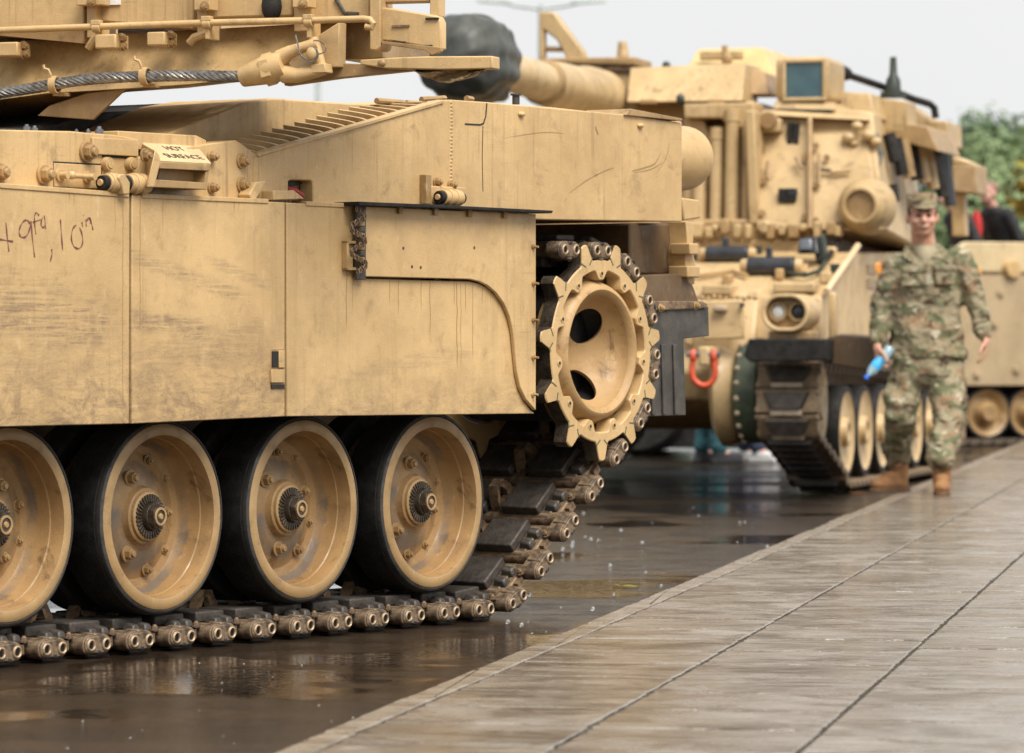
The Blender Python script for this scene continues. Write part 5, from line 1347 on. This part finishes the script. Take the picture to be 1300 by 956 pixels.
M['boot'] = plain('tan_suede_boot', (.32,.155,.055), (.22,.10,.035), (.6,.85), 14); M['sole'] = plain('boot_sole', (.16,.08,.035), (.11,.055,.025), (.6,.8), 20)
def remesh(o, vox, smooth=4, folds=0, nscale=.07):
    r = o.modifiers.new('remesh', 'REMESH'); r.mode = 'VOXEL'; r.voxel_size = vox; r.use_smooth_shade = True
    s = o.modifiers.new('smooth', 'SMOOTH'); s.iterations = smooth; s.factor = .5
    if folds:
        t = bpy.data.textures.new('cloth_folds', 'CLOUDS'); t.noise_scale = nscale; t.noise_depth = 2
        d = o.modifiers.new('folds', 'DISPLACE'); d.texture = t; d.strength = folds; d.mid_level = .5
    return o
def rotY(a): return Matrix.Rotation(a, 3, 'Y')
def hand(b, wrist, dirv, palm_n, thumb, size=.19, curl=.35):
    """palm and five bent fingers; dirv along the hand, palm_n out of the palm, thumb the side the thumb leaves"""
    d = Vector(dirv).normalized(); n = Vector(palm_n).normalized(); n = (n - d*n.dot(d)).normalized(); s = Vector(thumb).normalized(); s = (s - d*s.dot(d) - n*s.dot(n)).normalized()
    w_ = Vector(wrist); k = size/.19
    c = w_ + d*.05*k
    Mx = Matrix((s, n, d)).transposed()
    b.ell(c, (.042*k, .017*k, .056*k), 14, 9, M=Mx)
    b.caps(w_ - d*.03, w_ + d*.03*k, .028*k, .026*k)
    for i, (off, ln) in enumerate(((.030,.078),(.011,.086),(-.009,.080),(-.028,.062))):
        p = w_ + d*.095*k + s*off*k; q = d; a = curl*(1+.12*i); r = .0092*k
        for j, f in enumerate((.45,.32,.23)):
            q = (d*math.cos(a*(j+.5)) + n*math.sin(a*(j+.5))).normalized(); e = p + q*ln*f*k; b.caps(p, e, r, r*.9, 8); p = e; r *= .9
    p = w_ + d*.035*k + s*.034*k
    for j, (ln, an) in enumerate(((.040,.75),(.032,.45),(.026,.2))):
        q = (d*math.cos(an) + s*math.sin(an) + n*.35).normalized(); e = p + q*ln*k; b.caps(p, e, (.0125-.0015*j)*k, (.0115-.0015*j)*k, 8); p = e
def head(b, c, yaw_pt=-1, k=1.0):
    """head facing local -y; c is the centre, eyes at c"""
    c = Vector(c)
    b.ell(c + Vector((0,.012,.035))*k, (.080*k,.096*k,.092*k), 20, 14)
    b.ell(c + Vector((0,-.020,-.035))*k, (.070*k,.070*k,.082*k), 18, 12)
    b.ell(c + Vector((0,-.038,-.085))*k, (.046*k,.042*k,.032*k), 14, 9)
    b.caps(c + Vector((0,-.090,.012))*k, c + Vector((0,-.110,-.028))*k, .0095*k, .0155*k, 10)
    for s_ in (-1, 1):
        b.ell(c + Vector((s_*.030,-.084,.016))*k, (.026*k,.013*k,.009*k), 10, 7)
        b.ell(c + Vector((s_*.040,-.066,-.030))*k, (.024*k,.022*k,.022*k), 10, 7)
        b.ell(c + Vector((s_*.080,.010,-.012))*k, (.012*k,.022*k,.034*k), 10, 7)
        b.ell(c + Vector((s_*.014,-.098,-.028))*k, (.008*k,.010*k,.008*k), 8, 6)
    b.ell(c + Vector((0,-.088,-.058))*k, (.026*k,.012*k,.007*k), 12, 7); b.ell(c + Vector((0,-.085,-.068))*k, (.022*k,.012*k,.008*k), 12, 7)

# the soldier; local x to the viewer's right, -y towards the camera
Zs = 26.15
sol = bpy.data.objects.new('person', None); COL.objects.link(sol); sol.location = ((1178-650)/F*Zs, Zs, .06)
tag(sol, 'smiling soldier in camouflage uniform and cap walking along the kerb with a blue water bottle', 'person', 'people')
def L(px, py, y=0): return Vector(((px-1178)/212.4, y, (627-py)/212.4))
sh1, el1, wr1 = L(1138,328), L(1119,383,.02), L(1111,434,-.06)
sh2, el2, wr2 = L(1219,320,-.03), L(1240,379,-.02), L(1251,424,-.10)
hp1, kn1, an1 = L(1155,452), L(1141,525,-.04), L(1142,594,.24)
hp2, kn2, an2 = L(1199,452), L(1202,525,-.14), L(1190,598,-.28)
hc = L(1169.5,267,-.06)
b = MB(); head(b, hc, k=1.12)
b.caps(hc+Vector((0,.02,-.08)), L(1173,312), .070, .078); b.ell(L(1177,345), (.20,.11,.18)); b.ell(L(1177,400), (.17,.10,.22)); b.ell(L(1177,448), (.17,.11,.12))
for s_, e_, w_ in ((sh1,el1,wr1),(sh2,el2,wr2)): b.caps(s_, e_, .050, .040); b.caps(e_, w_, .040, .027)
for h_, k_, a_ in ((hp1,kn1,an1),(hp2,kn2,an2)): b.caps(h_, k_, .085, .055); b.caps(k_, a_, .055, .036)
hand(b, wr1, (.02,-.18,-1), (.75,.2,0), (.25,-1,-.1), .195, .75)
hand(b, wr2, (-.05,-.15,-1), (-.8,.1,-.1), (-.25,-1,0), .195, .45)
body = remesh(b.build('body', M['skin'], sol), .0062, 2)
# clothing
b = MB()
def er(c, rx, ry, n=24): return [Vector((c.x + rx*math.cos(2*PI*k/n), c.y + ry*math.sin(2*PI*k/n), c.z)) for k in range(n)]
b.loft([er(L(1173,303), .090,.085), er(L(1174,312), .115,.09), er(L(1176,321), .228,.12), er(L(1177,335), .252,.14), er(L(1176,362), .236,.15), er(L(1175,395), .215,.14), er(L(1176,420), .22,.15), er(L(1177,447), .242,.155), er(L(1178,452), .235,.15)])
for s_, e_, w_ in ((sh1,el1,wr1),(sh2,el2,wr2)): b.caps(s_+Vector((0,0,-.025)), e_, .088, .074, 14); b.caps(e_, w_+(e_-w_)*.12, .070, .052, 14)
jac = remesh(b.build('jacket', M['camo'], sol), .010, 3, .055, .085)
b = MB()
b.loft([er(L(1178,440), .19,.13), er(L(1178,455), .205,.14), er(L(1177,476), .20,.135), er(L(1177,486), .16,.11)])
for h_, k_, a_, sx in ((hp1,kn1,an1,-1),(hp2,kn2,an2,1)):
    b.caps(h_+Vector((0,0,-.03)), k_, .114, .097, 16); b.caps(k_, a_+Vector((0,0,.075)), .097, .086, 16)
    m_ = h_.lerp(k_, .72) + Vector((sx*.06,.0,0)); b.ell(m_, (.06,.085,.11), 14, 9)
    b.ell(a_+Vector((0,0,.085)), (.088,.090,.05), 14, 9)
tro = remesh(b.build('trousers', M['camo'], sol), .010, 3, .06, .10)
for a_, k_, yaw, z0 in ((an1,kn1,.75,0),(an2,kn2,.10,0)):
    bt = bpy.data.objects.new('boot', None); COL.objects.link(bt); bt.parent = sol; bt.location = (a_.x, a_.y, 0); bt.rotation_euler = (0,0,-yaw)
    b = MB(); b.caps((0,.02,.21),(0,.025,.07), .062, .056, 16); b.caps((0,.03,.055),(0,-.17,.045), .052, .046, 16); b.ell((0,-.165,.045),(.052,.07,.042),14,9); b.ell((0,-.06,.085),(.045,.09,.045),14,9); b.ell((0,.045,.05),(.045,.05,.05),12,8)
    o = remesh(b.build('upper', M['boot'], bt), .007, 3)
    b = MB(); prof = [(-.045,.085),(-.03,.10),(.03,.10),(.045,.085),(.043,.0),(.052,-.10),(.050,-.18),(.03,-.235),(0,-.245),(-.03,-.235),(-.050,-.18),(-.052,-.10),(-.043,.0)]
    b.loft([[(x,y,0) for x,y in prof], [(x,y,.026) for x,y in prof]]); b.build('sole', M['sole'], bt, .004)
    b = MB()
    for i in range(6): z = .085+i*.018; y_ = -.085 + i*.012 if i < 2 else -.045; b.tube([(-.022,y_-.002,z+.008),(.022,y_-.002,z-.004)], .004, 6)
    b.build('laces', M['pin'], bt)
# undershirt, cap, face details, patches
b = MB(); b.loft([er(L(1172,305,-.03), .076,.070), er(L(1173.5,316,-.05), .080,.082), er(L(1174,328,-.07), .05,.062)]); b.build('undershirt', plain('tan_undershirt', (.33,.28,.18), (.27,.22,.14), (.7,.9), 20), sol)
b = MB()
for s_ in (-1, 1): b.loft([[L(1172+s_*3,337,-.142), L(1172+s_*21,308,-.085), L(1172+s_*23,303,-.02), L(1172+s_*30,318,-.10)], [p+Vector((0,.012,.004)) for p in [L(1172+s_*3,337,-.142), L(1172+s_*21,308,-.085), L(1172+s_*23,303,-.02), L(1172+s_*30,318,-.10)]]])
b.build('collar', M['camo'], sol, .003)
for (px, py) in [(1153,347),(1197,345)]:
    b = MB(); c = L(px, py, -.152); b.box((c.x-.06,c.y-.012,c.z-.055),(c.x+.06,c.y+.02,c.z+.06)); b.box((c.x-.065,c.y-.02,c.z+.03),(c.x+.065,c.y+.01,c.z+.065)); b.build('chest_pocket', M['camo'], sol, .008)
b = MB(); c = L(1175,350,-.155); b.box((c.x-.017,c.y-.004,c.z-.03),(c.x+.017,c.y+.006,c.z+.03)); b.build('rank_tab', plain('rank_tab', (.40,.36,.27), (.3,.26,.19)), sol, .003)
b = MB(); c = hc + Vector((0,.010,.060))
b.loft([er(c+Vector((0,.006,-.010)), .094,.116), er(c+Vector((0,.006,.060)), .096,.114), er(c+Vector((0,.006,.080)), .086,.104), er(c+Vector((0,.004,.076)), .02,.02)])
b.loft([[c+Vector((x,y,z)) for x,y,z in [(-.082,-.058,.004),(-.06,-.135,-.018),(0,-.165,-.022),(.06,-.135,-.018),(.082,-.058,.004)]], [c+Vector((x,y,z)) for x,y,z in [(-.082,-.058,.012),(-.06,-.135,-.010),(0,-.165,-.014),(.06,-.135,-.010),(.082,-.058,.012)]]])
cp_ = b.build('cap', M['camo'], sol, .004)
b = MB(); q = c+Vector((.0,-.103,.035)); b.box((q.x-.012,q.y-.004,q.z-.014),(q.x+.012,q.y+.004,q.z+.014)); b.build('cap_badge', plain('cap_badge', (.10,.06,.05), (.06,.04,.03)), cp_)
for s_ in (-1,1): b = MB(); b.ell(hc+Vector((s_*.033,-.093,.000)), (.014,.006,.007), 10, 7); b.build('eye', M['hair'], sol)
for s_ in (-1,1): b = MB(); b.tube([hc+Vector((s_*.015,-.107,.021)), hc+Vector((s_*.034,-.105,.027)), hc+Vector((s_*.055,-.090,.019))], .0046, 6); b.build('eyebrow', M['hair'], sol)
b = MB(); b.tube([hc+Vector((x,-.109+abs(x)*.35,-.071+abs(x)*.28)) for x in (-.031,-.016,0,.016,.031)], .0050, 8); b.build('mouth', plain('lips', (.42,.17,.13), (.34,.13,.10), (.4,.5), 20), sol)
b = MB(); b.tube([hc+Vector((x,-.114+abs(x)*.35,-.069+abs(x)*.25)) for x in (-.016,-.008,0,.008,.016)], .0028, 6); b.build('teeth', plain('tooth', (.55,.50,.45), (.5,.45,.4), (.3,.5), 20), sol)
b = MB()
for s_ in (-1,1): b.ell(hc+Vector((s_*.084,.012,.031)), (.008,.055,.038), 10, 7)
b.ell(hc+Vector((0,.075,.02)), (.07,.03,.05), 12, 8); b.build('hair', M['hair'], sol)
for px, py, y, rot, nm in [(1241,340,.01,.35,'shoulder_patch'),(1114,335,.0,-.3,'shoulder_patch')]:
    b = MB(); c = L(px, py, y-.015); b.ell((0,0,0), (.011,.035,.042), 14, 9); o = b.build(nm, plain('gold_patch', (.62,.30,.05), (.5,.16,.05), (.6,.8), 40), sol, loc=c); o.rotation_euler = (0,rot*.6,(.9 if px > 1178 else -.9)*1)
bb = MB()
# water bottle in the hand
bot = bpy.data.objects.new('water_bottle', None); COL.objects.link(bot)
gp = sol.location + wr1 + Vector((.0,-.035,-.118))
bot.location = gp; tag(bot, 'blue plastic water bottle held low in the hand of the soldier', 'bottle')
ax = Vector((-.62,-.25,-.72)).normalized(); e = Matrix(((1,0,0),(0,1,0),(0,0,1)))
q = ax.to_track_quat('Z', 'Y'); bot.rotation_mode = 'QUATERNION'; bot.rotation_quaternion = q
m = NT('bottle_plastic'); m.b.inputs['Transmission Weight'].default_value = .55; bp_ = m.done((.55,.80,.92), .08, spec=.6)
b = MB(); b.lathe([(.006,-.13),(.030,-.13),(.033,-.12),(.033,-.06),(.030,-.05),(.033,-.04),(.033,.05),(.026,.075),(.013,.092),(.013,.10)], n=24, axis='z'); b.build('bottle_body', bp_, bot)
b = MB(); b.lathe([(.0335,-.035),(.0345,-.03),(.0345,.035),(.0335,.04)], n=24, axis='z', close=False); b.build('label_band', plain('blue_label', (.03,.30,.62), (.06,.45,.75), (.3,.4), 30), bot)
b = MB(); b.lathe([(.0155,.098),(.0155,.125),(.004,.127)], n=20, axis='z'); b.build('bottle_cap', plain('blue_cap', (.01,.13,.62), (.01,.10,.5), (.3,.4), 30), bot)

# onlookers
def onlooker(loc, yaw, h, label, skin, top, legs, shoes, hairm, lean=0, bare=False, step=.1):
    r_ = bpy.data.objects.new('person', None); COL.objects.link(r_); r_.location = loc; r_.rotation_euler = (0,0,yaw); tag(r_, label, 'person', 'people')
    k = h/1.75
    P = lambda x, y, z: Vector((x*k, y*k - lean*max(0,z-.95)*k, z*k))
    hd = P(0,-.03,1.63)
    b = MB(); head(b, hd, k=k); b.caps(hd+Vector((0,.02,-.08)), P(0,0,1.43), .055*k, .06*k); b.ell(P(0,0,1.28),(.17*k,.10*k,.18*k)); b.ell(P(0,0,1.05),(.15*k,.10*k,.2*k)); b.ell(P(0,0,.93),(.16*k,.11*k,.12*k))
    arms = []; lg = []
    for s_ in (-1,1):
        s1, e1, w1 = P(s_*.19,0,1.40), P(s_*.26,.02,1.13), P(s_*.22,-.14,.92); arms.append((s1,e1,w1)); b.caps(s1,e1,.048*k,.04*k); b.caps(e1,w1,.04*k,.027*k)
        hand(b, w1, (0,-.35,-1), (-s_,0,0), (0,-1,0), .18*k, .4)
        h1, n1, a1 = P(s_*.10,0,.92), P(s_*.105,-.02-s_*step*.3,.50), P(s_*.11,s_*step,.09); lg.append((h1,n1,a1)); b.caps(h1,n1,.085*k,.055*k); b.caps(n1,a1,.055*k,.038*k); b.caps(a1,a1+Vector((0,-.14,-.045))*k,.038*k,.03*k)
    remesh(b.build('body', skin, r_), .009, 2)
    b = MB(); b.loft([er(P(0,0,1.48), .085*k,.08*k), er(P(0,0,1.42), .20*k,.11*k), er(P(0,0,1.25), .21*k,.13*k), er(P(0,0,1.0), .19*k,.13*k), er(P(0,0,.88), .20*k,.14*k)])
    for s1,e1,w1 in arms: b.caps(s1, e1 if bare else e1, .075*k, .065*k); 
    if not bare:
        for s1,e1,w1 in arms: b.caps(e1, w1.lerp(e1,.1), .065*k, .045*k)
    remesh(b.build('shirt', top, r_), .014, 4, .02)
    b = MB(); b.loft([er(P(0,0,.98), .17*k,.12*k), er(P(0,0,.84), .185*k,.13*k), er(P(0,0,.78), .15*k,.11*k)])
    for h1,n1,a1 in lg: b.caps(h1, n1, .105*k, .085*k); b.caps(n1, n1.lerp(a1,.3) if bare else a1+Vector((0,0,.04)), .085*k, .07*k)
    remesh(b.build('trousers', legs, r_), .014, 4, .025)
    for h1,n1,a1 in lg:
        z = a1.z - .09*k
        b = MB(); b.caps(a1+Vector((0,.02,-.03*k)), a1+Vector((0,-.17*k,-.045*k)), .045*k, .042*k, 12); b.ell(a1+Vector((0,.0,-.01)), (.045*k,.06*k,.05*k)); b.box((a1.x-.045*k, a1.y-.20*k, 0), (a1.x+.045*k, a1.y+.07*k, .03))
        remesh(b.build('shoe', shoes, r_), .010, 3)
    b = MB(); b.ell(hd+Vector((0,.03,.055))*k, (.082*k,.10*k,.085*k), 18, 12); b.build('hair', hairm, r_)
    for s_ in (-1,1): b = MB(); b.ell(hd+Vector((s_*.031*k,-.085*k,0)), (.013*k,.006*k,.007*k), 8, 6); b.build('eye', M['hair'], r_)
    return r_
navy = plain('navy_cloth', (.018,.025,.055), (.028,.036,.07), (.7,.9), 10); black = plain('black_cloth', (.012,.012,.014), (.022,.022,.025), (.7,.9), 10)
teal = plain('teal_denim', (.02,.085,.105), (.03,.11,.13), (.7,.9), 10); brn = plain('brown_cloth', (.10,.055,.045), (.07,.04,.035), (.7,.9), 10); greyc = plain('light_cloth', (.42,.42,.43), (.36,.36,.38), (.7,.9), 10)
whs = plain('white_shoe', (.72,.71,.70), (.6,.6,.6), (.4,.6), 20); pink = skin_mat('pale_skin', (.56,.31,.25), (.48,.25,.19))
def ground_at(px, Z): return ((px-650)/F*Z, Z, 0)
onlooker(ground_at(902,34.6), 1.9, 1.74, 'onlooker in teal jeans and dark shoes standing beyond the howitzer belly', pink, greyc, teal, black, M['hair'], step=.03)
onlooker(ground_at(926,35.4), 2.6, 1.66, 'onlooker in brown trousers standing beyond the howitzer belly', pink, brn, brn, brn, M['hair'], step=.12)
onlooker(ground_at(955,35.0), .9, 1.72, 'onlooker in navy trousers and white shoes beyond the howitzer final drive', pink, navy, navy, whs, M['hair'], step=.14)
# two people riding in the carrier
Vm = Matrix.Translation((V.o[0], V.o[1], 0)) @ Matrix.Rotation(R(90-V.a), 4, 'Z')
for (px, py, yoff, yaw, label, tp_, h_, hm_, bare) in [
    (1279, 249, .75, -1.0, 'man with cropped hair in black shirt with red panel standing in the carrier', black, 1.52, plain('cropped_hair', (.25,.15,.11), (.2,.11,.08), (.6,.8), 40), True),
    (1231, 255, .75, -1.2, 'dark haired person leaning over the side of the carrier behind the soldier', black, 1.47, M['hair'], True)]:
    lp = V.py_(px, py, yoff); wp = Vm @ Vector((lp.x, lp.y, .986))
    o = onlooker(wp, yaw, h_, label, pink, tp_, navy, black, hm_, lean=.35, bare=bare, step=.04)
    if px > 1250:
        b = MB(); b.ell((-.10,-.30,1.08), (.075,.05,.18), 14, 9); b.build('red_panel', plain('red_cloth', (.55,.035,.03), (.4,.03,.03), (.7,.9), 10), o)

# ------------------------------------------------------------------ TREES, LAMPS
def leafmat(name, c1, c2, c3):
    m = NT(name); n = m.noise(.9, det=4); n2 = m.noise(5, det=3)
    c = m.mix(m.rmp(n, .35, .65), c1, c2); c = m.mix(m.math('MULTIPLY', m.rmp(n2, .5, .7), .6), c, c3)
    m.b.inputs['Subsurface Weight'].default_value = 0
    return m.done(c, .55, spec=.35)
LM = [leafmat('leaves_dark', (.105,.165,.085), (.135,.195,.10), (.165,.215,.105)), leafmat('leaves_mid', (.165,.23,.10), (.195,.26,.115), (.225,.28,.125)), leafmat('leaves_autumn', (.34,.20,.03), (.20,.19,.03), (.12,.16,.03))]  # leaf greens paled so the colour carries the distant haze
BARK = plain('bark', (.06,.045,.032), (.10,.075,.055), (.7,.9), 6)
def tree(x, y, h, rad, mat, label, seed, nleaf=5200, ls=.14, group='trees beyond the vehicles', base=.25):
    rn = random.Random(seed)
    e = bpy.data.objects.new('tree', None); COL.objects.link(e); e.location = (x, y, 0); tag(e, label, 'tree', group)
    b = MB(); b.rings([(0,0,0),(.05,.02,h*.3),(-.03,.05,h*.6),(0,0,h*.9)], [h*.032,h*.024,h*.014,h*.004], 10); b.build('trunk', BARK, e)
    cl = []
    for i in range(16):
        a = rn.uniform(0, 2*PI); zz = rn.uniform(base+.08, .92)*h; rr_ = rad*math.sin(min(1,max(.12,(1.02-zz/h)*1.5))*PI/2)*rn.uniform(.35,.85)
        cl.append(Vector((math.cos(a)*rr_, math.sin(a)*rr_, zz)))
    cl.append(Vector((0,0,h*.9)))
    for c in cl[:10]:
        b = MB(); s = Vector((0,0,c.z*.62)); b.rings([s, s.lerp(c,.5)+Vector((0,0,.1)), c], [h*.010,h*.006,h*.002], 6); b.build('limb', BARK, e)
    vv, ff = [], []
    for i in range(nleaf):
        c = rn.choice(cl); cr = rad*.42
        d = Vector((rn.gauss(0,1), rn.gauss(0,1), rn.gauss(0,.8))).normalized() * cr * rn.random()**.4
        p = c + d; n = (d.normalized() + Vector((rn.uniform(-.7,.7), rn.uniform(-.7,.7), rn.uniform(-.2,.9)))).normalized()
        u = n.orthogonal().normalized(); u = (Matrix.Rotation(rn.uniform(0,6.28), 3, n) @ u); v = n.cross(u); s = ls*rn.uniform(.6,1.3); k = len(vv)
        vv += [p-u*s, p+v*s*.5+n*s*.12, p+u*s, p-v*s*.5+n*s*.12]; ff.append((k,k+1,k+2,k+3))
    b = MB(); b.add(vv, ff); b.build('crown', mat, e, smooth=False)
    return e
def txy(px, Z): return ((px-650)/F*Z, Z)
def hgt(py, Z): return HC + (YH-py)*Z/F
for i, (px, py, Z, rad, k, lab) in enumerate([
    (1232,148,118,2.4,0,'tall dark tree with a pointed crown right of the howitzer'),
    (1282,158,124,2.6,0,'broad dark tree standing behind the man in black'),
    (1256,172,112,2.2,1,'lighter rounded tree between the two dark trees'),
    (1205,172,126,2.2,0,'dark tree partly hidden by the howitzer rear boxes'),
    (1330,160,116,2.6,1,'mid green tree cut by the right edge behind the yellow leaves'),
    (1240,255,92,1.9,1,'low pale bush like tree above the leaning person'),
    (1275,235,88,1.8,1,'pale green young tree directly behind the man in black'),
    (1312,245,90,1.8,1,'pale green young tree beside the right edge')]):
    x, y = txy(px, Z); tree(x, y, hgt(py, Z), rad, LM[k], lab, 11+i, base=.05 if py > 200 else .18)
x, y = txy(1352, 58); tree(x, y, hgt(120,58), 1.0, LM[2], 'tree with yellowing leaves reaching in from the right edge', 77, 900, .13, base=.45)
x0_, y0_ = txy(1180, 135)
b = MB(); b.box((-14,-1.2,0),(22,1.2,2.2)); 
vv, ff = [], []
rn = random.Random(3)
for i in range(5000):
    p = Vector((rn.uniform(-14,22), rn.uniform(-1.5,1.5), 0)); p.z = rn.random()**.7*(2.6+.7*math.sin(p.x*.9)+.5*math.sin(p.x*2.3)); n = Vector((rn.uniform(-1,1),rn.uniform(-1,.3),rn.uniform(-.2,1))).normalized(); u = n.orthogonal().normalized(); v = n.cross(u); s = rn.uniform(.2,.4); k = len(vv); vv += [p-u*s,p+v*s*.6,p+u*s,p-v*s*.6]; ff.append((k,k+1,k+2,k+3))
b = MB(); b.add(vv, ff); tag(b.build('hedge', LM[0], smooth=False, loc=(x0_, y0_, 0)), 'low dark hedge far behind the vehicles', kind='stuff')
def lamp(px, Z, top, label, arm=2.0):
    x, y = txy(px, Z); e = bpy.data.objects.new('street_lamp', None); COL.objects.link(e); e.location = (x, y, 0); tag(e, label, 'street lamp', 'street lamps')
    pm = plain('lamp_paint', (.42,.46,.44), (.36,.40,.38), (.4,.6), 4) if 'lamp_paint' not in bpy.data.materials else bpy.data.materials['lamp_paint']
    b = MB(); b.rings([(0,0,0),(0,0,1.2),(0,0,1.25),(0,0,top)], [.10,.10,.065,.045], 14); b.build('pole', pm, e)
    for s_ in (-1, 1):
        b = MB(); b.tube([(0,0,top-.06),(s_*arm*.4,0,top+.0),(s_*arm*.55,0,top+.04)], .03, 8); a_ = b.build('arm', pm, e)
        b = MB(); b.loft([[(s_*arm*.5,-.12,top+.02),(s_*arm*.5,.12,top+.02),(s_*arm*.5,.10,top+.10),(s_*arm*.5,-.10,top+.10)], [(s_*arm,-.10,top+.06),(s_*arm,.10,top+.06),(s_*arm,.08,top+.12),(s_*arm,-.08,top+.12)]]); b.build('lamp_head', pm, a_, .01)
    return e
lamp(687, 70, hgt(7,70), 'grey double armed street lamp above the raised howitzer bracket', 1.05)
lamp(404, 82, 7.8, 'grey street lamp pole seen in the gap under the tank turret', 1.05)
